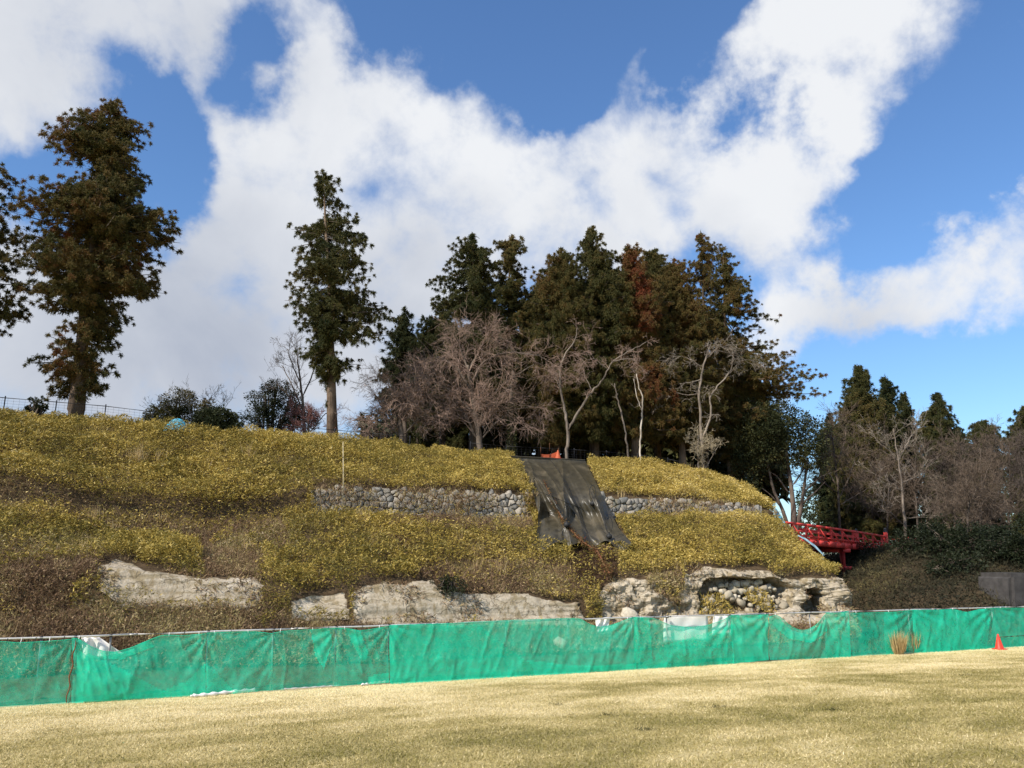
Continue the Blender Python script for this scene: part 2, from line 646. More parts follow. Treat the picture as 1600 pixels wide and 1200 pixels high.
lawn = mesh_obj('lawn', from_sn(SS, NN, ZZ).reshape(-1, 3), grid_faces(len(gs), len(gn)), M['lawn'], smooth=True, attrs={'patch': np.clip(0.45 + 0.8 * lawn_patch(SS, NN), 0, 1).ravel()})
tag(lawn, 'dry straw coloured lawn sloping down to the green net fence', 'lawn', kind='structure')

# trampled earth behind the net
gs2, gn2 = np.arange(-25, 75, 0.7), np.arange(0.18, 24, 0.7)
S2, N2 = np.meshgrid(gs2, gn2, indexing='ij')
m, t = material('bare_earth')
n2 = t.noise(pos(t), 4.0, 6, 0.65)
finish(t, bsdf(t, t.ramp(n2, [(0.3, (.05, .036, .022)), (0.7, (.14, .10, .06))]), 0.95, n2, 0.6, 0.05, 0.1))
M['earth'] = m
vg = mesh_obj('earth_verge', from_sn(S2, N2, 0.012 + 0.02 * sn2(S2, N2, 1.0, 2) * (N2 > 0.3) + lawn_z(N2) + 0.03 * (N2 > 0.3)).reshape(-1, 3), grid_faces(len(gs2), len(gn2)), M['earth'], smooth=True)
tag(vg, 'strip of brown earth behind the green net', 'earth', kind='structure')

# ------------------------------------------------------------------ the terraced hill
BASEPX = [-900, -500, -150, 0, 80, 155, 230, 300, 400, 480, 540, 600, 700, 800, 900, 950, 1000, 1060, 1100]
TAB = {
    2: [(-900, 985), (-150, 972), (0, 962), (80, 957), (155, 943), (300, 947), (400, 950), (480, 968), (600, 972), (900, 972), (1000, 969), (1200, 964), (1280, 957), (1337, 951)],
    3: [(-900, 915), (-150, 905), (0, 900), (80, 893), (155, 884), (190, 882), (230, 895), (300, 908), (400, 911), (480, 928), (540, 922), (600, 913), (700, 922), (800, 930), (900, 930), (950, 909), (1000, 909), (1060, 902), (1100, 895), (1200, 900), (1265, 906), (1318, 906)],
    4: [(-900, 780), (-150, 795), (0, 805), (155, 838), (230, 850), (300, 852), (400, 835), (480, 822), (600, 818), (800, 822), (900, 824), (1000, 824), (1100, 817), (1165, 815), (1205, 824), (1228, 836)],
    5: [(-900, 755), (-150, 778), (0, 792), (80, 797), (155, 806), (300, 815), (400, 815), (480, 800), (600, 803), (700, 805), (800, 811), (900, 813), (1000, 808), (1100, 808), (1150, 811), (1190, 816), (1216, 820)],
    6: [(-900, 715), (-150, 740), (0, 757), (155, 778), (300, 790), (400, 786), (480, 765), (600, 768), (700, 771), (800, 775), (900, 778), (1000, 781), (1100, 788), (1150, 792), (1188, 797), (1211, 800)],
    7: [(-900, 650), (-150, 688), (0, 700), (155, 716), (300, 730), (400, 730), (480, 724), (600, 731), (700, 737), (800, 744), (900, 748), (1000, 752), (1100, 763), (1145, 775), (1180, 787), (1206, 798)],
    8: [(-900, 590), (-150, 638), (0, 652), (155, 663), (300, 680), (400, 686), (480, 691), (600, 701), (700, 711), (800, 720), (900, 724), (1000, 730), (1100, 743), (1140, 758), (1175, 776), (1198, 793)],
}
NROW = {0: 0.55, 1: 1.1, 2: 3.4, 3: 4.0, 4: 8.0, 5: 9.2, 6: 9.45, 7: 11.6, 8: 14.2}
ENDPX = {1: (1200, 1285, 1345), 2: (1200, 1280, 1337), 3: (1195, 1265, 1318), 4: (1165, 1205, 1228), 5: (1150, 1190, 1216), 6: (1150, 1188, 1211), 7: (1145, 1180, 1206), 8: (1140, 1175, 1198)}
ctrl = []
for rw in range(0, 10):
    q = min(max(rw, 2), 8)
    tx, ty = zip(*TAB[q])
    e = ENDPX[min(max(rw, 1), 8)]
    px = np.array(BASEPX + list(e), float)
    P = at_n(px, np.interp(px, tx, ty), NROW[min(rw, 8)])
    if rw == 0:
        P[:, 2] = -0.05
    if rw == 1:
        P[:, 2] = 0.25
    if rw == 9:
        P = P + np.append(FN * 9.0, 0.35)
    # the end of the hill turns away from the camera
    d = P[-1, :2] / np.linalg.norm(P[-1, :2])
    ang = R(16)
    d = np.array([d[0] * math.cos(ang) - d[1] * math.sin(ang), d[0] * math.sin(ang) + d[1] * math.cos(ang)])
    wr = []
    for dist, drop in ((1.2, 0.1), (3.5, 0.35), (9.0, 0.9), (22.0, 1.5)):
        qv = P[-1].copy()
        qv[:2] += d * dist
        qv[2] = max(qv[2] - drop * min(1, P[-1, 2] / 3), -0.05)
        wr.append(qv)
    ctrl.append(np.concatenate([P, np.array(wr)]))
ctrl = np.array(ctrl)                                     # rows x cols x 3
mid = ctrl[4]
cum = np.concatenate([[0], np.cumsum(np.linalg.norm(np.diff(mid, axis=0), axis=1))])
i0 = cum[3]
us = []
for k in range(len(cum) - 1):
    step = 0.088 if 2 <= k < len(cum) - 3 else 0.7
    us.append(np.linspace(cum[k], cum[k + 1], max(2, int((cum[k + 1] - cum[k]) / step)), endpoint=False))
us = np.concatenate(us + [cum[-1:]])
dense = np.stack([[np.interp(us, cum, ctrl[r, :, a]) for a in range(3)] for r in range(10)])   # rows x 3 x U
dense = dense.transpose(0, 2, 1)
ker = np.exp(-0.5 * (np.arange(-9, 10) / 4.0) ** 2)
ker /= ker.sum()
pad = np.pad(dense, ((0, 0), (9, 9), (0, 0)), mode='edge')
# (smoothing by index: close to even spacing in the visible part)
dense = np.stack([np.stack([np.convolve(pad[r, :, a], ker, 'valid') for a in range(3)], -1) for r in range(10)])
SUB = {0: 4, 1: 14, 2: 34, 3: 30, 4: 8, 5: 12, 6: 18, 7: 20, 8: 10}
rows_pos, rows_f = [], []
for r in range(9):
    for j in range(SUB[r]):
        f = j / SUB[r]
        rows_pos.append(dense[r] * (1 - f) + dense[r + 1] * f)
        rows_f.append(r + f)
rows_pos.append(dense[9])
rows_f.append(9.0)
H = np.array(rows_pos)                                    # Rn x U x 3
HF = np.array(rows_f)
FR = np.repeat(HF[:, None], H.shape[1], 1)
# which ground shows: polygons in the photograph
ROCKS = [[(152, 886), (178, 876), (205, 880), (225, 893), (300, 903), (395, 903), (412, 915), (402, 950), (300, 948), (188, 948), (158, 925)],
         [(455, 940), (490, 930), (540, 925), (548, 968), (460, 970)],
         [(553, 925), (575, 912), (655, 908), (672, 904), (690, 925), (760, 930), (830, 930), (860, 940), (905, 945), (915, 980), (555, 980)],
         [(940, 918), (965, 905), (1010, 905), (1030, 930), (1062, 950), (1062, 980), (940, 980)],
         [(1070, 896), (1095, 888), (1200, 890), (1212, 903), (1300, 905), (1322, 905), (1345, 950), (1345, 980), (1060, 980), (1066, 930)]]
PXg, PYg = project(H)
jx = PXg + 7 * sn2(PXg, PYg, 0.06, 3, 3.0)
jy = PYg + 5 * sn2(PXg, PYg, 0.06, 3, 9.0)
rock = np.zeros(PXg.shape, bool)
for pl in ROCKS:
    rock |= in_poly(jx, jy, pl)
rock &= (FR > 0.9) & (FR < 3.6)
rockf = rock.astype(float)
for _ in range(2):
    rockf = 0.5 * rockf + 0.125 * (np.roll(rockf, 1, 0) + np.roll(rockf, -1, 0) + np.roll(rockf, 1, 1) + np.roll(rockf, -1, 1))
# relief: soft lumps in the soil, ledges and chips in the sandstone
soil = 0.16 * fbm(H * 0.5, 3) + 0.05 * fbm(H * 2.2, 3)
zq = H[..., 2] * 2.6 + 0.5 * fbm(H * 0.35, 2)
zl = fbm(np.stack([H[..., 2] * 3.2, 0 * zq + 3, 0.12 * H[..., 0]], -1), 3)
strata = np.clip(zl * 3.0, -1, 1)
smoothr = 0.5 * fbm(H * 0.5 + 21, 2) + 0.16 * fbm(H * np.array([1.6, 1.6, 3.0]), 4, 0.6)
chips = fbm(H * np.array([1.5, 1.5, 2.6]), 6, 0.68) - 0.7 * np.abs(fbm(H * np.array([2.2, 2.2, 1.4]) + 11, 4, 0.6))
facet = np.abs(fbm(H * np.array([0.55, 0.55, 0.9]) + 5, 3))
outw = np.where((FR > 1.5) & (FR < 3.6), 1.0, 0.0)
rel = rockf * np.where(PXg < 925, 0.30 * smoothr + 0.05 * strata + 0.05, 0.34 * chips + 0.46 * facet + 0.06 * strata) + (1 - rockf) * soil
nose = np.clip((PXg - 1190) / 120, 0, 1)
dirn = np.append(-FN, 0.25)
dirn /= np.linalg.norm(dirn)
up = np.array([0, 0, 1.0])
flat = np.clip((FR - 7.6) / 0.4, 0, 1)
DIR = dirn * (1 - flat[..., None]) + up * flat[..., None]
edge = np.clip(FR / 1.2, 0, 1)
H = H + DIR * (rel * edge)[..., None]
# hollows in the sandstone: the overhung recess with boulders and the arched niche
def carve(poly, depth, soft):
    ins = in_poly(PXg, PYg, poly) & (FR > 1.2) & (FR < 3.4)
    g = ins.astype(float)
    for _ in range(soft):
        g = 0.5 * g + 0.125 * (np.roll(g, 1, 0) + np.roll(g, -1, 0) + np.roll(g, 1, 1) + np.roll(g, -1, 1))
    return g * depth
view = H - np.array([0, 0, CAM_Z])
view[..., 2] = 0
view /= np.linalg.norm(view, axis=-1, keepdims=True)
push = carve([(1108, 906), (1130, 904), (1180, 905), (1212, 906), (1232, 918), (1232, 955), (1100, 955), (1093, 928)], 1.15, 2)
push2 = carve([(1259, 962), (1258, 930), (1262, 923), (1271, 920), (1280, 922), (1285, 930), (1287, 962)], 1.7, 1)
inn = np.append(FN, 0)
H = H + inn * push[..., None] + (0.4 * inn + 0.6 * view) * push2[..., None]
NR, NU = H.shape[:2]

m, t = material('hillside')
p = pos(t)
ra = t.n('ShaderNodeAttribute', attribute_name='rock').outputs['Fac']
n1 = t.noise(p, 0.8, 6, 0.6)
n2 = t.noise(p, 6.0, 7, 0.68)
n3 = t.noise(t.n('ShaderNodeMapping', inp={'Vector': p, 'Scale': (2.2, 2.2, 0.16)}).outputs[0], 1.7, 5, 0.6, 0.3)
rc = t.ramp(n2, [(0.25, (.22, .17, .11)), (0.42, (.39, .325, .235)), (0.7, (.52, .45, .345))])
rc = t.mix(t.smooth(n3, 0.48, 0.62, 0, 0.75), rc, (.22, .165, .085))
rc = t.mix(t.smooth(n1, 0.54, 0.68, 0, 0.5), rc, (.66, .585, .475))
stn = t.smooth(t.noise(t.n('ShaderNodeMapping', inp={'Vector': p, 'Scale': (0.7, 0.7, 3.5)}).outputs[0], 1.2, 5, 0.6, 0.5), 0.52, 0.64, 0, 0.7)
rc = t.mix(stn, rc, (.24, .19, .11))
soilc = t.ramp(n2, [(0.3, (.045, .030, .018)), (0.7, (.13, .09, .05))])
vor = t.n('ShaderNodeTexVoronoi', feature='DISTANCE_TO_EDGE', inp={'Vector': t.vmath('ADD', t.n('ShaderNodeMapping', inp={'Vector': p, 'Scale': (0.8, 0.8, 1.7)}).outputs[0], t.n('ShaderNodeTexNoise', inp={'Vector': p, 'Scale': 2.5, 'Detail': 5.0}).outputs['Color']), 'Scale': 0.9}).outputs['Distance']
rc = t.mix(t.smooth(vor, 0.0, 0.035, 0.75, 0.0), rc, (.10, .08, .05))
ra2 = t.smooth(t.math('ADD', ra, t.math('MULTIPLY', t.math('SUBTRACT', n2, 0.5), 0.9)), 0.42, 0.56)
c = t.mix(ra2, soilc, rc)
finish(t, bsdf(t, c, 0.95, n2, 0.8, 0.08, 0.1))
M['hill'] = m
hill = mesh_obj('hillside', H.reshape(-1, 3), grid_faces(NR, NU)[:, ::-1], M['hill'], smooth=True, attrs={'rock': rockf.ravel()})
pf = (rockf[:-1, :-1].ravel() < 0.5) | (PXg[:-1, :-1].ravel() < 900)
hill.data.polygons.foreach_set('use_smooth', pf)
tag(hill, 'terraced hillside with pale sandstone outcrops above the green net', 'hillside', kind='structure')

from mathutils.kdtree import KDTree
PXg, PYg = project(H)
vis = (FR > 0.8) & (FR < 8.3) & (PXg > -250) & (PXg < 1420)
iv = np.argwhere(vis)[::2]
kd = KDTree(len(iv))
for k, (a, b) in enumerate(iv):
    kd.insert((PXg[a, b], PYg[a, b], 0), k)
kd.balance()


def hill_at(px, py):
    a, b = iv[kd.find((px, py, 0))[1]]
    return H[a, b].copy()


# hilltop and the land behind it, a sheet behind the brow of the hill
z8s, _ = sn_of(dense[8])
o8 = np.argsort(z8s)
S_END = z8s[len(BASEPX) and np.argmax(project(dense[8])[0] * (np.arange(NU) < NU - 60))]


def top_z(s, n):
    s = np.asarray(s, float)
    zz = np.interp(np.minimum(s, S_END), z8s[o8], dense[8][o8, 2])
    # beyond the nose the ground falls to the gully, then rises to the far bank
    f = np.clip((s - S_END + 1.0) / 9.0, 0, 1)
    f = f * f * (3 - 2 * f)
    g_ = np.clip((np.asarray(n, float) - 15.2) / 10.0, 0, 1)
    return zz * (1 - f) + (-0.6 + 3.8 * g_ * g_ * (3 - 2 * g_)) * f + 0.012 * np.clip(n - 14, 0, 60) * (1 - f)


gs = np.concatenate([np.linspace(-160, -45, 18), np.arange(-40, 62, 0.8), np.linspace(64, 220, 30)])
gn = np.concatenate([np.arange(15.0, 40, 0.7), np.linspace(41, 240, 30)])
SS, NN = np.meshgrid(gs, gn, indexing='ij')
ZZ = top_z(SS, NN) + 0.12 * sn2(SS, NN, 0.3, 3) - 0.03
m, t = material('forest_floor')
n2 = t.noise(pos(t), 3.0, 6, 0.65)
finish(t, bsdf(t, t.ramp(n2, [(0.3, (.035, .026, .016)), (0.7, (.09, .066, .038))]), 0.95, n2, 0.6, 0.08, 0.1))
M['floor'] = m
top = mesh_obj('hilltop', from_sn(SS, NN, ZZ).reshape(-1, 3), grid_faces(len(gs), len(gn)), M['floor'], smooth=True)
tag(top, 'brown leaf covered hilltop under the cedar trees', 'ground', kind='structure')

# the far bank across the gully, right
BK = [(-8, 40.5, 0.0), (0, 42.0, 0.0), (1, 45.0, 1.6), (2, 50.0, 2.9), (3, 57.0, 4.35), (4, 66.0, 4.75), (5, 120.0, 5.2)]
bpx = np.array([1275, 1300, 1330, 1360, 1400, 1450, 1500, 1560, 1620, 1720, 1900, 2300], float)
bV = []
for k, (q, Y, z) in enumerate(BK):
    yy = Y - np.clip((bpx - 1400) / 200, 0, 2.5) * 3.0 + np.clip((1400 - bpx) / 120, 0, 1) * (7 if k < 6 else 0)
    u = (bpx - 800) / FPX
    bV.append(np.stack([u * yy * 1.0, yy, z + 0 * yy - 0.25 * np.clip((1400 - bpx) / 120, 0, 1) * (k > 1) * z], -1))
bV = np.array(bV)
bu = np.linspace(0, len(bpx) - 1, 150)
bv = np.linspace(0, len(BK) - 1, 70)
B1 = np.stack([[np.interp(bu, np.arange(len(bpx)), bV[k, :, a]) for a in range(3)] for k in range(len(BK))]).transpose(0, 2, 1)
B2 = np.stack([[np.interp(bv, np.arange(len(BK)), B1[:, j, a]) for a in range(3)] for j in range(len(bu))]).transpose(0, 2, 1)
B2[..., 2] += 0.35 * fbm(B2 * 0.45, 4) * np.clip(B2[..., 2], 0, 1)
bank = mesh_obj('far_bank', B2.reshape(-1, 3), grid_faces(len(bu), len(bv)), M['floor'], smooth=True)  # the dark floor colour stands in for shade on this bank
tag(bank, 'earth bank in shade-dark colour behind the red bridge', 'bank', kind='structure')


def bank_at(px, k):
    """a point of the bank by photo column and row parameter 0..6"""
    j = int(np.clip(np.interp(np.interp(px, bpx, np.arange(len(bpx))), bu, np.arange(len(bu))), 0, len(bu) - 1))
    i = int(np.clip(np.interp(k, bv, np.arange(len(bv))), 0, len(bv) - 1))
    return B2[j, i].copy()

# ------------------------------------------------------------------ plants on the hill
BRUSH = [[(-300, 905), (0, 893), (60, 880), (150, 878), (150, 935), (185, 950), (400, 952), (470, 970), (470, 1010), (-300, 1020)],
         [(-300, 730), (0, 752), (130, 778), (230, 802), (330, 812), (440, 812), (455, 850), (430, 880), (408, 906), (318, 902), (310, 872), (290, 848), (170, 842), (90, 812), (0, 800), (-300, 790)],
         [(615, 772), (730, 775), (745, 812), (700, 815), (612, 812)],
         [(600, 806), (832, 812), (834, 834), (700, 828), (600, 822)],
         [(640, 890), (780, 880), (905, 885), (905, 932), (840, 930), (720, 925), (650, 906)],
         [(895, 855), (962, 858), (968, 905), (940, 918), (900, 915)],
         [(1020, 780), (1140, 785), (1150, 812), (1020, 808)],
         [(1005, 905), (1065, 895), (1065, 945), (1035, 935)]]
MOUND = [[(165, 846), (285, 846), (312, 868), (305, 892), (215, 892), (165, 872)],
         [(410, 880), (450, 872), (560, 880), (600, 905), (540, 925), (440, 935), (412, 915)]]
WALLS = [[(484, 760), (612, 762), (812, 770), (828, 814), (735, 812), (612, 808), (496, 804)], [(938, 774), (1022, 778), (1120, 784), (1214, 795), (1220, 820), (1130, 812), (1020, 812), (950, 812)]]
TARP = [(800, 716), (915, 720), (940, 780), (985, 853), (880, 856), (836, 855), (848, 800), (832, 765)]


def sample_grid(G, mask_rows, n):
    """n random points on a grid surface, with the surface parameters"""
    A = G[:-1, :-1]
    B = G[1:, :-1]
    C = G[:-1, 1:]
    ar = np.linalg.norm(np.cross(B - A, C - A), axis=-1) * mask_rows
    pr = (ar / ar.sum()).ravel()
    idx = rng.choice(len(pr), n, p=pr)
    i, j = np.unravel_index(idx, ar.shape)
    a, b = rng.random(n), rng.random(n)
    P = (G[i, j] * ((1 - a) * (1 - b))[:, None] + G[i + 1, j] * (a * (1 - b))[:, None] + G[i, j + 1] * ((1 - a) * b)[:, None] + G[i + 1, j + 1] * (a * b)[:, None])
    N = np.cross(C - A, B - A)[i, j]
    N = N / np.maximum(np.linalg.norm(N, axis=1, keepdims=True), 1e-9)
    N = np.where(N[:, 2:3] < 0, -N, N)
    return P, N, i, j


FRc = FR[:-1, :-1]
PXc, PYc = PXg[:-1, :-1], PYg[:-1, :-1]
vismask = (FRc > 1.1) & (FRc < 8.75) & (PXc > -190) & (PXc < 1480) & (np.arange(NU - 1)[None, :] < NU - 10)
P, N, gi, gj = sample_grid(H, vismask * np.where((FRc > 5) & (FRc < 6), 1.6, 1.0), 1350000)
px, py = project(P)
fr = FR[gi, gj]
qx = px + 9 * sn2(P[:, 0], P[:, 2] + P[:, 1] * 0.3, 0.9, 3, 2.0)
qy = py + 6 * sn2(P[:, 0], P[:, 2] + P[:, 1] * 0.3, 0.9, 3, 6.0)
front = gj < (NU - 34)
isrock = np.zeros(len(P), bool)
for pl in ROCKS:
    isrock |= in_poly(qx, qy + 3, pl)
isrock &= (fr > 1.2) & (fr < 3.5)
iswall = np.zeros(len(P), bool)
for pl in WALLS:
    iswall |= in_poly(qx, qy, pl)
iswall &= (fr > 4.7) & (fr < 6.12)
isbrush = np.zeros(len(P), bool)
for pl in BRUSH:
    isbrush |= in_poly(qx, qy, pl)
ismound = np.zeros(len(P), bool)
for pl in MOUND:
    ismound |= in_poly(qx, qy, pl)
istarp = in_poly(px, py, TARP)
isbrush &= ~ismound
low = (fr < 2.0)
# patchy mixture: how brown it is, from noise and place
mixn = 0.9 * fbm(P * np.array([0.45, 0.45, 0.8]) + 3, 4)
brown = np.where(isbrush, 0.80, 0.03) + 0.45 * mixn * np.where(isbrush | (fr < 4.4), 1, 0.25)
brown = np.where((fr < 4.2) & ~isbrush & (px < 950), brown + 0.16, brown)
brown = np.where((fr < 4.3) & (px < 470), brown + 0.12 + 0.5 * mixn, brown)
brown = np.where(ismound, 0.0, brown)
brown = np.where(fr < 1.9, brown + 0.95, brown)
thin = fbm(P * np.array([0.8, 0.8, 1.2]) + 31, 4)
step = (fr > 4.9) & (fr < 5.92) & (px < 478) & (rng.random(len(P)) < 0.88)
keep = ~isrock & ~iswall & ~istarp & ~step
u = rng.random(len(P))
is_b = keep & (u < brown) & (thin > -0.42)
is_s = keep & ~is_b & ((thin > -0.5) | (fr > 6))
# ---- bamboo grass (kuma-zasa): tufts of long leaves on a rolling surface
sel = np.flatnonzero(is_s)
sel = rng.permutation(sel)[:760000]
C, Nn = P[sel], N[sel]
q = len(sel)
hump = 0.17 + 0.42 * fbm(C * 0.8 + 4, 3) + 0.24 * fbm(C * 2.7 + 9, 2)
hgt = np.clip(hump + 0.26, 0.05, 0.85) * (0.10 + 0.90 * rng.random(q) ** 0.8)
hgt *= np.where(ismound[sel], 1.5, 1.0) * np.where((fr[sel] > 5.85) & (fr[sel] < 6.4), 1.25, 1.0)
C = C + (0.55 * Nn + 0.45 * up) * hgt[:, None]
az = rng.random(q) * 2 * math.pi
D = np.stack([np.cos(az), np.sin(az), rng.normal(0.10, 0.55, q)], -1) + 0.55 * Nn
L = rng.uniform(0.06, 0.13, q) * (1 + 0.35 * fbm(C * 0.8 + 51, 2))
D[:, 2] -= 0.25
lip = (fr[sel] > 5.9) & (fr[sel] < 6.5) & (px[sel] < 800)
C = C + np.append(-FN, 0) * (lip * rng.uniform(0, 0.45, q))[:, None]
V, F = sprays(C, D, L, L * rng.uniform(0.26, 0.42, q))
tint = 0.40 + 0.24 * fbm(C * 0.55 + 2, 4) + 0.20 * fbm(C * 2.6 + 2, 2) + rng.normal(0, 0.15, q)
tint += np.clip((px[sel] - 300) / 900, 0, 1) * 0.12 - np.where(fr[sel] < 4.4, 0.05, 0) + np.where((px[sel] > 900) & (fr[sel] > 6), 0.08, 0)
sasa = mesh_obj('bamboo_grass', V, F, M['sasa'], attrs={'tint': np.repeat(np.clip(tint, 0, 1), 3)})
tag(sasa, 'yellow green dwarf bamboo leaves covering the hillside', 'bamboo grass', kind='stuff')
# ---- dry brush: twigs and curled leaves
sel = rng.permutation(np.flatnonzero(is_b))[:230000]
C, Nn = P[sel], N[sel]
q = len(sel)
tw = rng.random(q) < 0.5
hg = np.clip(0.16 + 0.22 * fbm(C * 1.3 + 8, 3), 0.02, 0.5) * rng.random(q)
C = C + Nn * (hg * np.where(tw, 0.4, 1.0))[:, None]
D = rng.normal(size=(q, 3)) * 0.75 + Nn * 0.4 + up * np.where(tw, 0.3, -0.15)[:, None]
L = np.where(tw, rng.uniform(0.12, 0.42, q), rng.uniform(0.04, 0.11, q))
W = np.where(tw, rng.uniform(0.010, 0.020, q), L * rng.uniform(0.4, 0.6, q))
V, F = sprays(C, D, L, W)
tint = 0.46 + 0.50 * fbm(C * 0.8 + 12, 4) + rng.normal(0, 0.17, q)
tint -= 0.45 * in_poly(px[sel], py[sel], BRUSH[5])
brush = mesh_obj('dry_brush', V, F, M['brush'], attrs={'tint': np.repeat(np.clip(tint, 0, 1), 3)})
tag(brush, 'brown dry weeds and twigs on the ledges of the hillside', 'dry weeds', kind='stuff')
# ---- weeds rooted in the rock and hanging over it
ok = isrock & (fr > 1.2) & (fbm(P * 1.4 + 40, 3) > 0.16) & (rng.random(len(P)) < 0.5)
sel = np.flatnonzero(ok)
sel = rng.permutation(sel)[:9000]
q = len(sel)
D = rng.normal(size=(q, 3)) * 0.7 + N[sel] * 0.5 - up * 0.4
L = rng.uniform(0.06, 0.30, q)
V, F = leaves(P[sel], D, L, np.minimum(L * 0.4, 0.03))
rw = mesh_obj('rock_weeds', V, F, M['brush'], attrs={'tint': np.repeat(np.clip(rng.normal(0.45, 0.22, q), 0, 1), 4)})
tag(rw, 'thin brown weeds hanging on the pale sandstone', 'weeds', kind='stuff')

# ---- lawn blades, finer towards the camera
ng = 1500000
uu = rng.random(ng)
nn = -0.05 - 19.5 * uu ** 1.0
sg = rng.uniform(-22, 52, ng)
Pg = from_sn(sg, nn, lawn_z(nn) + 0.015 * sn2(sg, nn, 0.45, 3))
gx, gy = project(Pg)
kp = (gx > -330) & (gx < 1930) & (gy < 1360) & (gy > 980)
Pg = Pg[kp]
q = len(Pg)
D = rng.normal(size=(q, 3)) * np.array([0.9, 0.9, 0.25]) + up * 0.8
L = rng.uniform(0.022, 0.055, q)
s_, n_ = sn_of(Pg)
tint = 0.45 + 0.8 * lawn_patch(s_, n_) + rng.normal(0, 0.20, q)
V, F = sprays(Pg, D, L, L * 0.30)
gr = mesh_obj('grass', V, F, M['grass'], attrs={'tint': np.repeat(np.clip(tint, 0, 1), 3)})
tag(gr, 'short dry grass blades of the lawn', 'grass', kind='stuff')

# ------------------------------------------------------------------ dry-stone walls
def rounded_block(seed):
    rs = np.random.default_rng(seed)
    bm = bmesh.new()
    bmesh.ops.create_cube(bm, size=1.0)
    for v in bm.verts:
        v.co += Vector(rs.normal(0, 0.11, 3))
    bmesh.ops.bevel(bm, geom=bm.edges[:], offset=rs.uniform(0.14, 0.24), segments=1, affect='EDGES', profile=0.6)
    for v in bm.verts:
        v.co += Vector(rs.normal(0, 0.025, 3))
    bmesh.ops.triangulate(bm, faces=bm.faces[:])
    me = bpy.data.meshes.new('stone')
    bm.to_mesh(me)
    bm.free()
    me.polygons.foreach_set('use_smooth', np.ones(len(me.polygons), bool))
    return me


def mat_stone(name, a, b, c3):
    m, t = material(name)
    oi = t.n('ShaderNodeObjectInfo').outputs['Random']
    n2 = t.noise(pos(t), 7.0, 6, 0.65)
    n1 = t.noise(pos(t), 1.6, 4, 0.6)
    c = t.ramp(oi, [(0.0, a), (0.5, b), (1.0, c3)])
    c = t.mix(t.smooth(n2, 0.35, 0.7, 0.0, 0.6), c, tuple(x * 0.45 for x in b))
    c = t.mix(t.smooth(n1, 0.56, 0.68, 0.0, 0.5), c, (.16, .14, .07))
    finish(t, bsdf(t, c, 0.9, n2, 0.7, 0.04, 0.2))
    return m


M['stone'] = mat_stone('wall_stone', (.15, .155, .15), (.29, .265, .225), (.47, .41, .33))
M['boulder'] = mat_stone('pale_boulder', (.30, .25, .18), (.44, .38, .28), (.58, .51, .40))
BOULD = [rounded_block(k + 50) for k in range(6)]
for me in BOULD:
    me.materials.append(M['boulder'])

row5, row6 = dense[5], dense[6]
p5x = project(row5)[0]
order = np.arange(NU - 30)


def wall_point(px, f):
    a = np.array([np.interp(px, p5x[order], row5[order, k]) for k in range(3)])
    b = np.array([np.interp(px, p5x[order], row6[order, k]) for k in range(3)])
    return a * (1 - f) + b * f


def clip_cell(poly, a, b):
    """keep the side of poly nearer to a than to b"""
    m_, n_ = (a + b) / 2, b - a
    out = []
    for i in range(len(poly)):
        p_, q_ = poly[i], poly[(i + 1) % len(poly)]
        dp, dq = np.dot(p_ - m_, n_), np.dot(q_ - m_, n_)
        if dp <= 0:
            out.append(p_)
        if (dp < 0) != (dq < 0) and abs(dp - dq) > 1e-12:
            out.append(p_ + (q_ - p_) * (dp / (dp - dq)))
    return out


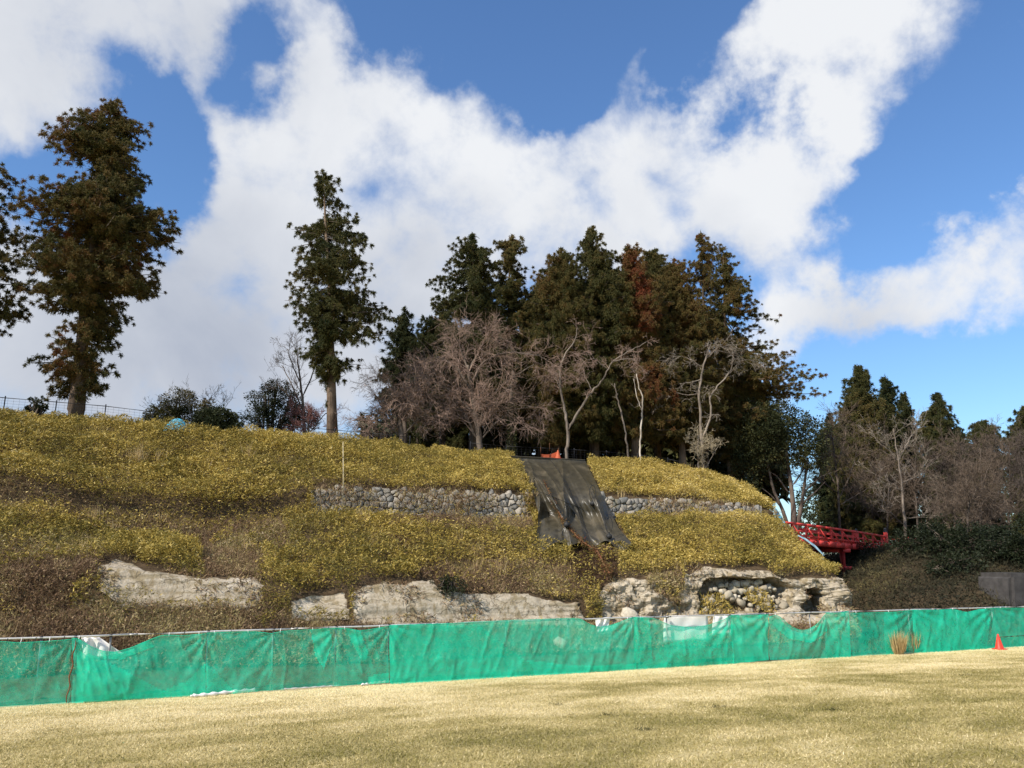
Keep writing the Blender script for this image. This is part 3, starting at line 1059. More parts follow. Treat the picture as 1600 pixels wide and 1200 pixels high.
def stone_wall(x0, x1, label, seed):
    """stones fitted to each other: the cells of a jittered pattern on the wall face"""
    rs = np.random.default_rng(seed)
    pxs = np.linspace(x0, x1, 120)
    line = np.array([wall_point(x, 0) for x in pxs])
    cum_ = np.concatenate([[0], np.cumsum(np.linalg.norm(np.diff(line, axis=0), axis=1))])
    Lw = cum_[-1]
    hts = np.array([np.linalg.norm(wall_point(x, 1) - wall_point(x, 0)) for x in pxs])
    height = hts.max() + 0.22
    base = wall_point((x0 + x1) / 2, 0)
    w_ = thing('stone_wall', base, label, 'stone wall', None)
    seeds = []
    v, r_ = -0.10, 0
    while v < height:
        u, dv = rs.uniform(-.2, 0), rs.uniform(.17, .32)
        while u < Lw:
            du = rs.choice([.14, .2, .26, .34, .42, .55])
            seeds.append((u + du / 2 + rs.normal(0, .02), v + dv / 2 + rs.normal(0, .07)))
            u += du
        v += dv
    seeds = np.array(seeds)

    def place(u, v, out):
        x = np.interp(u, cum_, pxs)
        p_ = wall_point(x, 0)
        q_ = wall_point(x, 1)
        d = (q_ - p_) / np.linalg.norm(q_ - p_)
        return p_ + d * (v - 0.10) + np.append(-FN, 0.0) * out
    for k in range(len(seeds)):
        c = seeds[k]
        poly = [c + np.array(o_) for o_ in ((-.4, -.3), (.4, -.3), (.4, .3), (-.4, .3))]
        near = np.argsort(((seeds - c) ** 2).sum(1))[1:14]
        for j in near:
            poly = clip_cell(poly, c, seeds[j])
        poly = np.array(poly)
        if len(poly) < 3 or c[1] > np.interp(c[0], cum_, hts) + 0.2:
            continue
        keepp = [poly[i] for i in range(len(poly)) if np.linalg.norm(poly[i] - poly[i - 1]) > 0.035]
        if len(keepp) < 3:
            continue
        poly = np.array(keepp)
        n_ = len(poly)
        cc = poly.mean(0)
        r0 = np.linalg.norm(poly - cc, axis=1).mean()
        sh = 1 - 0.012 / max(r0, .05)
        prd = rs.uniform(0.05, 0.12)
        rings = []
        for (sc_, out) in ((sh, -0.18), (sh, prd - 0.05), (sh * 0.93, prd - 0.012), (sh * 0.70, prd + rs.uniform(.0, .02))):
            jit = rs.normal(0, .010, (n_, 2))
            rings += [place(*(cc + (q_ - cc) * sc_ + e_), out + rs.normal(0, .012)) for q_, e_ in zip(poly, jit)]
        rings.append(place(*cc, prd + rs.uniform(0, .03)))
        V_ = np.array(rings)
        i_ = np.arange(n_)
        Fq = np.concatenate([np.stack([a_ * n_ + i_, a_ * n_ + (i_ + 1) % n_, (a_ + 1) * n_ + (i_ + 1) % n_, (a_ + 1) * n_ + i_], -1) for a_ in range(3)])
        Ft = np.stack([3 * n_ + i_, 3 * n_ + (i_ + 1) % n_, 0 * i_ + 4 * n_], -1)
        mesh_obj('stone', V_, [Fq, Ft], M['stone'], w_, smooth=bool(rs.random() < .35))
    return w_


stone_wall(486, 824, 'longer grey dry stone wall left of the hanging tarpaulin', 3)
stone_wall(940, 1216, 'shorter dry stone wall right of the tarpaulin ending at the hill nose', 9)
# weeds growing out of the wall faces
for_w = (fr > 4.85) & (fr < 6.1) & (py > 755) & (px > 470) & (px < 1225) & ~istarp & (fbm(P * 1.2 + 60, 3) > np.where(((px > 615) & (px < 735)) | ((px > 1020) & (px < 1125)), -0.30, 0.06)) & (rng.random(len(P)) < 0.17)
sel = np.flatnonzero(for_w)
q = len(sel)
C = P[sel] + np.append(-FN, 0) * rng.uniform(0.1, 0.42, q)[:, None]
D = rng.normal(size=(q, 3)) * 0.6 + up * 0.6
L = rng.uniform(0.10, 0.34, q)
V, F = leaves(C, D, L, np.minimum(0.022, L * 0.3))
wwd = mesh_obj('wall_weeds', V, F, M['brush'], attrs={'tint': np.repeat(np.clip(rng.normal(0.5, 0.2, q), 0, 1), 4)})
tag(wwd, 'dry brown grass growing out of the stone walls', 'dry weeds', kind='stuff')

# boulders in the overhung recess and fallen ones at the foot of the rock
rs = random.Random(5)
spots = []
for (y0, xa, xb, nb) in ((912, 1130, 1190, 9), (918, 1114, 1202, 12), (924, 1106, 1215, 13), (931, 1100, 1234, 13), (938, 1140, 1234, 9), (940, 1096, 1114, 3), (946, 1170, 1236, 6), (954, 1092, 1236, 7)):
    for k in range(nb):
        spots.append((xa + (xb - xa) * (k + rs.uniform(0.2, 0.8)) / nb, y0 + rs.uniform(-3, 3)))
rec_n = 3.85
for k, (bx_, by_) in enumerate(spots):
    d = (by_ - 905) / 50.0
    p_ = at_n(bx_, by_, 4.45 - 0.75 * d)
    o = bpy.data.objects.new('boulder', BOULD[k % 6])
    sz = rs.choice([.17, .2, .23, .26, .3, .38])
    o.location = p_
    o.rotation_euler = (rs.uniform(-.5, .5), rs.uniform(-.6, .6), rs.uniform(0, 6))
    o.scale = (sz, sz * rs.uniform(0.7, 1.1), sz * rs.uniform(0.55, 0.8))
    link(o)
    tag(o, 'rounded pale boulder heaped in the overhung recess of the sandstone', 'boulder', 'boulders heaped in the rock recess')
for k, (bx_, by_, sz, nm) in enumerate([(985, 963, .62, 'angular grey block leaning at the foot of the rock above the sagging net'), (948, 966, .40, 'small pale rock left of the leaning grey block'),
                                        (1050, 985, .75, 'pale rock seen through the net under the white sheet'), (880, 1010, .55, 'pale rock seen through the net below the tarpaulin')]):
    p_ = at_n(bx_, by_, 1.4)
    o = bpy.data.objects.new('boulder', BOULD[(k + 2) % 6])
    if p_[2] - 0.4 * sz > 0.25:
        p_ = hill_at(bx_, by_)
    o.location = p_
    o.rotation_euler = (0.4 * k, 0.3, k * 1.3)
    o.scale = (sz, sz * 0.9, sz * 0.85)
    link(o)
    tag(o, nm, 'boulder')

# yellow weeds on the slope of the recess
q = 2600
wx, wy = rng.uniform(1090, 1240, q), rng.uniform(916, 962, q)
ok = in_poly(wx, wy, [(1095, 930), (1125, 926), (1140, 945), (1150, 962), (1092, 962)]) | in_poly(wx, wy, [(1160, 916), (1195, 922), (1212, 950), (1205, 962), (1185, 950), (1165, 935)])
wx, wy = wx[ok], wy[ok]
q = len(wx)
C = at_n(wx, wy, 4.30 - 0.75 * (wy - 905) / 50.0)
D = rng.normal(size=(q, 3)) * 0.7 + np.append(-FN * .5, .5)
L = rng.uniform(.08, .22, q)
V, F = leaves(C, D, L, L * .22)
o = mesh_obj('recess_weeds', V, F, M['sasa'], attrs={'tint': np.repeat(np.clip(rng.normal(.6, .2, q), 0, 1), 4)})
tag(o, 'yellow weeds among the boulders of the rock recess', 'weeds', kind='stuff')

# pale plume grass standing here and there in the bamboo
Vs, Fs, Ts, o_ = [], [], [], 0
for k in range(46):
    x_, y_ = (214, 728) if k == 0 else (rng.uniform(0, 1180), rng.uniform(690, 900))
    b_ = hill_at(x_, y_)
    if in_poly(np.array([x_]), np.array([y_]), TARP)[0]:
        continue
    q = 90 if k == 0 else int(rng.integers(14, 40))
    h_ = 0.95 if k == 0 else rng.uniform(0.45, 0.8)
    D = rng.normal(size=(q, 3)) * np.array([.22, .22, .1]) + up
    V, F = sprays(b_ + rng.normal(size=(q, 3)) * np.array([.12, .12, .03]), D, h_ * rng.uniform(.6, 1.1, q), np.full(q, .022))
    Vs.append(V); Fs.append(F + o_); o_ += len(V); Ts.append(rng.uniform(.2, .9, q))
pl = mesh_obj('plume_grass', np.concatenate(Vs), np.concatenate(Fs), M['straw'], attrs={'tint': np.repeat(np.concatenate(Ts), 3)})
tag(pl, 'pale dry plume grass standing here and there in the bamboo grass', 'grass', kind='stuff')

# ------------------------------------------------------------------ pipe barrier with green net sheets
def fence_s(px):
    """where a photo column meets the fence plane (at its foot)"""
    r = ray(px, np.interp(px, [0, 1600], [1050, 978]))
    t_ = (F0 @ FN) / (r[:2] @ FN)
    return float((r[:2] * t_ - F0) @ FD)


def fence_sz(px, py, n=0.0):
    P_ = at_n(px, py, n)
    s_, _ = sn_of(P_)
    return s_, P_[..., 2]


def rail_z(s):
    return np.interp(s, [fence_s(-100), fence_s(0), fence_s(800), fence_s(1600), fence_s(1750)], [RZ[0], RZ[0], RZ[1], RZ[2], RZ[2]])


RZ = [float(at_n(x, y, 0.0)[2]) for x, y in ((0, 999), (800, 970.5), (1600, 948))]
barrier = thing('pipe_barrier', from_sn(np.array(0.0), np.array(0.03), 0.0), 'galvanised pipe barrier carrying the green nets', 'barrier')
s_a, s_b = fence_s(-90), fence_s(1720)
cuts = list(np.arange(s_a, s_b, 4.0)) + [s_b]
for a, b in zip(cuts[:-1], cuts[1:]):
    A_, B_ = from_sn(np.array([a, b]), np.array([0.03, 0.03]), rail_z(np.array([a, b])))
    ln = np.linspace(0, 1, 5)[:, None]
    V, F = poly_tube(A_ * (1 - ln) + B_ * ln + np.array([0, 0, 1]) * 0.008 * np.sin(ln * 9 + a), 0.026, 8)
    mesh_obj('rail_pipe', V, F, M['pipe'], barrier, smooth=True)
    V, F = poly_tube(from_sn(np.array([b - 0.09, b + 0.09]), np.array([0.03, 0.03]), rail_z(np.array([b, b]))), 0.034, 8)
    mesh_obj('pipe_coupler', V, F, M['pipe'], barrier, smooth=True)
for x in [-60, 58, 112, 168, 322, 425, 524, 607, 700, 792, 890, 990, 1045, 1143, 1200, 1270, 1325, 1425, 1500, 1556, 1610, 1680]:
    s_ = fence_s(x)
    V, F = poly_tube(from_sn(np.array([s_, s_]), np.array([0.09, 0.09]), np.array([-0.3, float(rail_z(s_)) + 0.01])), 0.024, 8)
    mesh_obj('post', V, F, M['pipe'], barrier, smooth=True)
    cz = float(rail_z(s_))
    V, F = box(from_sn(np.array(s_), np.array(0.062), cz - 0.005), (0.07, 0.11, 0.07), FA)
    mesh_obj('clamp', V, F, M['iron'], barrier)

m, t = material('green_net')
p = pos(t)
n1 = t.noise(p, 2.2, 5, 0.6)
n2 = t.noise(p, 60.0, 3, 0.7)
c = t.ramp(n1, [(0.3, (.010, .64, .40)), (0.7, (.025, .78, .51))])
df = bsdf(t, c, 0.6, n2, 0.3, 0.01, 0.2)
tl = t.n('ShaderNodeBsdfTranslucent', inp={'Color': c})
mx = t.n('ShaderNodeMixShader', inp={0: 0.2, 1: df, 2: tl})
tr = t.n('ShaderNodeBsdfTransparent')
wv_ = t.noise(p, 5.0, 4, 0.6)
al = t.math('ADD', t.smooth(wv_, 0.3, 0.7, 0.42, 0.58), t.math('MULTIPLY', t.math('SUBTRACT', t.n('ShaderNodeObjectInfo').outputs['Random'], 0.4), 0.22))
fin = t.n('ShaderNodeMixShader', inp={0: al, 1: mx, 2: tr})
finish(t, fin)
M['net'] = m
BOT = [(-120, 1112), (0, 1106), (110, 1102), (200, 1096), (260, 1092), (400, 1080), (607, 1066), (615, 1072), (800, 1061), (990, 1048), (1000, 1047), (1143, 1038), (1150, 1036), (1200, 1031), (1290, 1029), (1325, 1027), (1425, 1021), (1500, 1017), (1560, 1013), (1600, 1010), (1720, 1003)]
# (left column, right column, top edge as photo points, doubled regions, label)
SHEETS = [
    (-110, 111, [(-110, 1004), (0, 1002), (30, 1004), (70, 1002), (111, 999)], [], 'net sheet at the left edge, pulled tight beside the brown lacing'),
    (112, 323, [(112, 997), (122, 997), (140, 1009), (160, 1017), (180, 1019), (205, 1012), (235, 999), (255, 992), (290, 993), (323, 990)],
     [[(120, 1015), (150, 1026), (200, 1048), (250, 1076), (270, 1100), (118, 1105)], [(322, 1036), (322, 1100), (240, 1100), (252, 1080), (290, 1064)], [(150, 1012), (190, 1020), (235, 1000), (240, 1010), (190, 1030), (160, 1027)]],
     'net sheet sagging deeply in front of the white cloth'),
    (322, 427, [(322, 989), (340, 988), (400, 987), (427, 990)], [[(322, 1036), (340, 1050), (368, 1082), (322, 1085)]], 'net sheet with a bright triangular flap at its lower left corner'),
    (426, 526, [(426, 989), (440, 986), (480, 984), (526, 981)], [[(484, 984), (515, 983), (518, 1010), (505, 1045), (495, 1030)]], 'plain net sheet left of the sheet with a slanting fold'),
    (525, 607, [(525, 981), (545, 982), (560, 985), (575, 984), (607, 978)], [[(540, 982), (562, 986), (575, 1020), (568, 1038), (555, 1015)], [(575, 1056), (607, 1050), (607, 1070), (575, 1070)]], 'short net sheet with a slanting bright fold, left of the dark gap'),
    (608, 992, [(608, 977), (700, 974), (800, 969), (880, 966), (905, 966), (920, 975), (935, 980), (955, 977), (985, 965), (992, 964)],
     [[(608, 977), (748, 975), (790, 1010), (830, 1038), (835, 1075), (608, 1080)], [(815, 1030), (900, 1040), (992, 1036), (992, 1060), (815, 1070)]], 'longest net sheet, bright green, starting at the dark gap'),
    (990, 1144, [(990, 964), (1005, 965), (1020, 966), (1035, 972), (1050, 978), (1080, 980), (1105, 977), (1125, 970), (1144, 961)],
     [[(990, 964), (1012, 966), (1020, 1050), (990, 1055)], [(1030, 1010), (1144, 975), (1144, 1045), (1010, 1050)]], 'net sheet hanging in a wide sag below the white cloth panel'),
    (1142, 1201, [(1142, 961), (1160, 962), (1180, 961), (1201, 960)], [[(1140, 955), (1203, 955), (1203, 1045), (1140, 1045)]], 'narrow double net sheet left of the deepest sag'),
    (1200, 1290, [(1200, 964), (1212, 960), (1222, 966), (1235, 978), (1250, 985), (1262, 984), (1275, 975), (1290, 957)], [[(1200, 960), (1215, 966), (1235, 985), (1262, 992), (1290, 965), (1290, 985), (1262, 1004), (1230, 998), (1200, 972)]], 'net sheet with the deepest sag below the rock niche'),
    (1289, 1326, [(1289, 957), (1305, 958), (1326, 955)], [[(1285, 950), (1330, 950), (1330, 1035), (1285, 1035)]], 'narrowest net sheet, double, right of the deepest sag'),
    (1325, 1426, [(1325, 958), (1370, 957), (1400, 956), (1426, 953)], [[(1380, 955), (1400, 955), (1400, 1030), (1380, 1030)]], 'net sheet behind the dry grass tufts'),
    (1425, 1552, [(1425, 953), (1460, 953), (1490, 952), (1510, 957), (1530, 952), (1552, 950)], [[(1425, 950), (1545, 948), (1540, 1025), (1425, 1028)]], 'net sheet left of the traffic cone with fan shaped creases'),
    (1551, 1725, [(1551, 950), (1600, 950), (1725, 945)], [], 'net sheet behind the traffic cone at the right edge'),
]
bx, by = zip(*BOT)
for si, (x0, x1, topl, dbl, lab) in enumerate(SHEETS):
    pxs = np.arange(x0, x1 + 0.1, 1.6)
    tx, ty = zip(*topl)
    tpy = np.interp(pxs, tx, ty)
    tpy = np.convolve(np.pad(tpy, 3, mode='edge'), np.ones(7) / 7, 'valid')
    bpy_ = np.interp(pxs, bx, by)
    rows = 30
    g = np.linspace(0, 1, rows)
    PX_ = np.repeat(pxs[:, None], rows, 1)
    PY_ = tpy[:, None] * (1 - g) + bpy_[:, None] * g
    s_, z_ = fence_sz(PX_, PY_, -0.02)
    z_ = np.maximum(z_, 0.006)
    width = x1 - x0
    sag = (tpy - np.minimum(np.interp(pxs, [tx[0], tx[-1]], [ty[0], ty[-1]]), tpy)) / 40.0
    off = 0.05 * fbm(np.stack([s_ * 1.1, z_ * 0.5 + si * 9, 0 * s_], -1), 3)
    off += 0.030 * np.sin(s_ * 7 + 3 * sn2(s_, z_, 0.7, 2, si)) * (0.25 + 0.75 * sn2(s_, z_ * 0.3, 0.5, 2, 5 + si)) * g[None, :]
    # creases fan out from the tied corners, and slack cloth bellies out
    off += sag[:, None] * 0.20 * np.sin(g * math.pi)[None, :]
    dist = np.hypot((PX_ - x0) / 60.0, (PY_ - tpy[:, None]) / 60.0)
    ang = np.arctan2(PY_ - tpy[:, None] + 4, PX_ - x0 + 4)
    dist2 = np.hypot((PX_ - x1) / 60.0, (PY_ - tpy[:, None]) / 60.0)
    ang2 = np.arctan2(PY_ - tpy[:, None] + 4, x1 - PX_ + 4)
    off += 0.030 * np.sin(ang * 17 + si) * np.exp(-dist * 1.2) * np.clip(dist * 3, 0, 1)
    off += 0.030 * np.sin(ang2 * 15 + si * 2) * np.exp(-dist2 * 1.2) * np.clip(dist2 * 3, 0, 1)
    off += 0.05 * g[None, :] ** 2
    rg = 1 - np.abs(fbm(np.stack([s_ * 2.2 + 0.8 * z_ * math.sin(si * 2.1), z_ * 0.9, 0 * s_ + si * 5], -1), 3))
    off += 0.035 * rg ** 6
    off += 0.005 * fbm(np.stack([s_ * 7, z_ * 7, 0 * s_ + si], -1), 3)
    Vn = from_sn(s_, -0.03 - off, z_)
    root = thing('net_sheet', tuple(Vn[len(pxs) // 2, -1]), 'green ' + lab, 'safety net', 'green net sheets on the pipe barrier')
    GF = grid_faces(len(pxs), rows)
    mesh_obj('mesh_cloth', Vn.reshape(-1, 3), GF, M['net'], root, smooth=True)
    V, F = poly_tube(Vn[:, 0, :] + np.append(-FN, 0) * 0.004, 0.011, 5)
    mesh_obj('hem', V, F, M['net'], root, smooth=True)
    ctr = GF.mean(1)
    cxp = PX_.ravel()[GF].mean(1)
    cyp = PY_.ravel()[GF].mean(1)
    for pl in dbl:
        ins = in_poly(cxp + 2 * sn2(cxp, cyp, 0.05, 2, si), cyp, pl)
        if ins.sum() < 8:
            continue
        ff = GF[ins]
        uq, inv = np.unique(ff, return_inverse=True)
        v2 = Vn.reshape(-1, 3)[uq] + np.append(-FN, 0) * 0.02
        mesh_obj('doubled_cloth', v2, inv.reshape(ff.shape), M['net'], root, smooth=True)
    for k in range(max(2, int(width / 22))):
        xx = x0 + width * (k + 0.5) / max(2, int(width / 22))
        i_ = int((xx - x0) / 1.6)
        i_ = min(i_, len(pxs) - 1)
        top_p = Vn[i_, 0]
        sz_, zz_ = fence_sz(xx, tpy[i_])
        rz = float(rail_z(sz_))
        if rz - top_p[2] < 0.14:
            V, F = seg_tubes([top_p - np.array([0, 0, .03])], [from_sn(np.array(sz_), np.array(0.0), rz + 0.02)], [0.009], [0.009], 4)
            mesh_obj('tie', V, F, M['black'] if k % 2 else M['white_cloth'], root)

# the laced joint at the first seam
lace = thing('lacing_rope', tuple(from_sn(np.array(fence_s(106)), np.array(-0.12), 0.02)), 'rust brown rope lacing between the first two net sheets', 'rope')
pts = [at_n(118 - 14 * k + 1.5 * math.sin(k * 19), 1000 + 98 * k, -0.10) for k in np.linspace(0, 1, 40)]
pts[-1][2] = max(pts[-1][2], 0.02)
V, F = poly_tube(pts, 0.010 + 0.014 * np.sin(np.linspace(0, 1, 40) * math.pi) * (0.6 + 0.4 * np.sin(np.arange(40) * 2.0)), 6)
mesh_obj('rope', V, F, M['rope'], lace, smooth=True)

# white cloths behind and under the nets
def cloth(name, quad, n, label, mat, nu=18, nv=12, amp=0.03, zmin=0.01):
    a, b = np.meshgrid(np.linspace(0, 1, nu), np.linspace(0, 1, nv), indexing='ij')
    (x00, y00), (x10, y10), (x11, y11), (x01, y01) = quad
    X_ = x00 * (1 - a) * (1 - b) + x10 * a * (1 - b) + x11 * a * b + x01 * (1 - a) * b
    Y_ = y00 * (1 - a) * (1 - b) + y10 * a * (1 - b) + y11 * a * b + y01 * (1 - a) * b
    P_ = at_n(X_, Y_, n)
    ss, _ = sn_of(P_)
    z_ = np.maximum(P_[..., 2], zmin)
    V_ = from_sn(ss, n + amp * fbm(np.stack([ss * 4, z_ * 4, 0 * ss + x00], -1), 3) + amp * np.sin(a * 14 + b * 4), z_)
    o = mesh_obj(name, V_.reshape(-1, 3), grid_faces(nu, nv), mat, smooth=True, origin=tuple(V_[nu // 2, -1]))
    sol = o.modifiers.new('thickness', 'SOLIDIFY')
    sol.thickness = 0.006
    return tag(o, label, 'cloth')


cloth('white_cloth', [(127, 996), (155, 996), (195, 1022), (130, 1030)], 0.16, 'white cloth hung behind the sagging net beside the rope lacing', M['white_cloth'], amp=0.05)
cloth('white_cloth', [(1038, 962), (1106, 961), (1106, 1000), (1036, 1004)], 0.20, 'flat white cloth panel behind the wide net sag', M['white_cloth'], amp=0.012)
cloth('white_cloth', [(930, 966), (955, 964), (948, 985), (934, 988)], 0.16, 'small pointed white cloth behind the longest net sheet', M['white_cloth'], amp=0.03)
cloth('white_cloth', [(1115, 963), (1142, 962), (1142, 990), (1112, 992)], 0.22, 'narrow pale cloth right of the flat white panel', M['white_cloth'], amp=0.02)


def roll(name, pts_px, rad, label, mat=None):
    P_ = []
    for (x, y) in pts_px:
        r = ray(x, y)
        k = (0.03 - CAM_Z) / r[2]
        P_.append(np.array([r[0] * k, r[1] * k, 0.03]))
    P_ = np.array(P_)
    tt = np.linspace(0, 1, 24)
    Q = np.stack([np.interp(tt, np.linspace(0, 1, len(P_)), P_[:, a]) for a in range(3)], -1)
    Q[:, 2] += 0.02
    V_, F_ = poly_tube(Q, rad * (0.75 + 0.35 * np.sin(np.arange(24) * 1.7)), 7)
    V_[:, 2] = np.maximum(V_[:, 2], 0.005)
    o = mesh_obj(name, V_, F_, mat or M['white_cloth'], smooth=True, origin=tuple(Q[0]))
    return tag(o, label, 'cloth')


roll('rolled_cloth', [(298, 1089), (330, 1086), (365, 1082), (398, 1079)], 0.055, 'rolled white sheet lying under the net below the triangular flap')
roll('rolled_cloth', [(565, 1071), (585, 1068), (608, 1066)], 0.040, 'short white roll under the net left of the dark gap')
roll('ground_pipe', [(440, 1078), (490, 1075), (530, 1072)], 0.025, 'thin pale pipe on the grass under the plain net sheet', M['pipe'])

# ------------------------------------------------------------------ traffic cone with its bar
def lathe(prof, c, k=20):
    prof = np.array(prof, float)
    th = np.arange(k) * 2 * math.pi / k
    V_ = np.stack([prof[:, None, 0] * np.cos(th) + c[0], prof[:, None, 0] * np.sin(th) + c[1], prof[:, None, 1] + 0 * th + c[2]], -1).reshape(-1, 3)
    j = np.arange(k)
    F_ = np.concatenate([np.stack([i * k + j, i * k + (j + 1) % k, (i + 1) * k + (j + 1) % k, (i + 1) * k + j], -1) for i in range(len(prof) - 1)])
    return V_, F_


def ground_pt(px, py, z=0.0):
    r = ray(px, py)
    k = (z - CAM_Z) / r[2]
    return np.array([r[0] * k, r[1] * k, z])


cp = ground_pt(1562, 1014.5, 0.03)
cone = thing('traffic_cone', tuple(cp), 'red traffic cone standing before the net at the right', 'traffic cone')
V, F = lathe([(0.165, 0.03), (0.15, 0.06), (0.035, 0.52), (0.030, 0.56), (0.012, 0.57)], cp)
mesh_obj('cone_body', V, F, M['cone_orange'], cone, smooth=True)
V, F = box(cp + np.array([0, 0, 0.015]), (0.38, 0.38, 0.03), 0.4)
mesh_obj('base', V, F, M['cone_orange'], cone)
bar = thing('cone_bar', tuple(cp + np.array([0.0, 0, 0.45])), 'black and pale striped bar running right from the traffic cone', 'bar')
e = ground_pt(1690, 1006, 0.0) + np.array([0, 0, 0.47])
st_ = cp + np.array([0.06, 0, 0.45])
nb = 14
for k in range(nb):
    a, b = st_ + (e - st_) * k / nb, st_ + (e - st_) * (k + 1) / nb
    V, F = poly_tube([a, b], 0.018, 6)
    mesh_obj('bar_stripe', V, F, M['black'] if k % 2 else M['rope'], bar, smooth=True)

# ------------------------------------------------------------------ dry grass tufts
def tuft(px, py, h_px, w_px, label, n=260, mat='straw', lo=0.0):
    b = ground_pt(px, py, 0.0)
    sc = b[1] / FPX
    h, wd = h_px * sc, w_px * sc
    q = n
    a = rng.random(q) * 2 * math.pi
    r = rng.random(q) ** 0.6
    C = np.stack([np.cos(a) * r * wd * 0.28, np.sin(a) * r * wd * 0.22, 0 * a], -1) + b
    D = np.stack([np.cos(a) * r * wd * 0.5 / h, np.sin(a) * r * wd * 0.5 / h, 1 + 0 * a], -1) + rng.normal(0, 0.10, (q, 3))
    L = h * rng.uniform(0.45, 1.08, q)
    V_, F_ = leaves(C, D, L, 0.012 + rng.random(q) * 0.012, 0.06)
    o = mesh_obj('grass_tuft', V_, F_, M[mat], origin=tuple(b), attrs={'tint': np.repeat(np.clip(rng.normal(0.45, 0.22, q), 0, 1), 4)})
    return tag(o, label, 'grass tuft', 'dry grass tufts before the net')


tuft(1404, 1023, 38, 26, 'widest tuft of tall dry grass before the net', 420)
tuft(1427, 1020, 34, 18, 'middle tuft of tall dry grass before the net', 240)
tuft(1450, 1018, 32, 10, 'thinnest tuft of tall dry grass before the net', 120)
for k, (x, y, lab) in enumerate([(1250, 1030, 'small dry weed under the deepest net sag'), (1010, 1141, 'low green weed in the middle of the lawn'), (1300, 1110, 'low green weed on the lawn right of the middle'), (1120, 1106, 'low green weed on the lawn below the wide net sag'),
                                 (872, 1102, 'low green weed on the lawn below the longest net'), (950, 1118, 'low green weed left of the middle of the lawn'), (1512, 1056, 'dark low weed on the lawn at the right')]):
    r = ray(x, y)
    ts = np.linspace(5, 60, 800)
    Pq = r[None, :] * ts[:, None] + np.array([0, 0, CAM_Z])
    _, nq = sn_of(Pq)
    hit = np.argmax(Pq[:, 2] < lawn_z(nq))
    b = Pq[hit]
    q = 90
    D = rng.normal(size=(q, 3)) + up * 0.9
    L = rng.uniform(0.03, 0.07, q)
    V, F = leaves(b + rng.normal(size=(q, 3)) * np.array([.10, .07, 0.0]), D, L, L * 0.2)
    o = mesh_obj('lawn_weed', V, F, M['broad'] if k else M['straw'], origin=tuple(b), attrs={'tint': np.repeat(rng.uniform(0.3, 1, q), 4)})
    tag(o, lab, 'weed', 'low weeds on the lawn')

# ------------------------------------------------------------------ hanging tarpaulin
m, t = material('tarpaulin')
n2 = t.noise(pos(t), 3.0, 6, 0.6, 0.5)
n3 = t.noise(pos(t), 0.9, 3, 0.5)
c = t.ramp(n2, [(0.3, (.034, .029, .018)), (0.7, (.075, .064, .041))])
c = t.mix(t.smooth(n3, 0.55, 0.7, 0, 0.4), c, (.16, .13, .085))
finish(t, bsdf(t, c, 0.38, n2, 0.6, 0.03, 0.5))
M['tarp'] = m
nu, nv = 110, 120
a, b = np.meshgrid(np.linspace(0, 1, nu), np.linspace(0, 1, nv), indexing='ij')
LE = [(797, 713), (815, 733), (826, 752), (834, 775), (841, 800), (840, 825), (834, 853)]
RE = [(914, 719), (922, 735), (933, 757), (943, 780), (955, 802), (968, 828), (988, 853)]
tb = np.linspace(0, 1, 7)
lx, ly = np.interp(b, tb, [p[0] for p in LE]), np.interp(b, tb, [p[1] for p in LE])
rx, ry = np.interp(b, tb, [p[0] for p in RE]), np.interp(b, tb, [p[1] for p in RE])
X_ = lx * (1 - a) + rx * a
Y_ = ly * (1 - a) + ry * a + (5.0 * np.sin(a * math.pi * 5) + 4 * np.sin(a * 23) - 6 * np.exp(-((a - .5) / .12) ** 2)) * np.clip(b - 0.75, 0, 1) * 4
nb_ = np.zeros(nv)
for j in range(nv):
    nb_[j] = np.mean([sn_of(hill_at(X_[i, j], Y_[i, j]))[1] for i in range(0, nu, 6)])
nb_ = np.convolve(np.pad(nb_, 10, mode='edge'), np.ones(21) / 21, 'valid')
fold = 0.0
aa = a + 0.05 * np.sin(b * 4 + 1)
gather = 0.25 + 0.75 * b
fold = 0.15 * np.sin(aa * 17 + 1.5 * np.sin(b * 3)) * gather * (0.5 + 0.5 * np.sin(aa * 5 + 1))
fold += 0.09 * np.abs(np.sin(aa * 29 + 4 * b)) * gather
fold += 0.10 * fbm(np.stack([aa * 12, b * 2.2, 0 * a], -1), 3) * gather
fold += 0.05 * np.exp(-((a - 0.40) / 0.2) ** 2 - ((b - 0.22) / 0.12) ** 2) * np.sin(b * 70 + 6 * (a - 0.4) ** 2 * 20)
fold += 0.03 * fbm(np.stack([a * 9, b * 22, 0 * a + 3], -1), 3)
fold += 0.22 * np.clip((a - 0.58 - 0.1 * b) * 14, 0, 1) - 0.12
fold += 0.012 * fbm(np.stack([a * 40, b * 40, 0 * a + 7], -1), 2)
topd = np.clip(b * 8, 0, 1)
fold = fold * 0.9 + 0.55 * fbm(np.stack([a * 3.2 + b * 1.2, b * 2.0, 0 * a + 9], -1), 2) * np.clip(b * 3, 0, 1)
rsf = np.random.default_rng(12)
for k in range(15):                       # sharp creases running down the sheet
    a0, sl, wd_, am = rsf.uniform(-.02, 1.0), rsf.uniform(-.55, .45), rsf.uniform(.018, .05), rsf.uniform(.2, .6)
    b0, b1 = rsf.uniform(-.2, .45), rsf.uniform(.6, 1.3)
    env = np.clip((b - b0) / .2, 0, 1) * np.clip((b1 - b) / .25, 0, 1)
    fold = fold + am * env * np.exp(-np.abs(a - a0 - sl * b - .02 * np.sin(b * 9 + k)) / wd_)
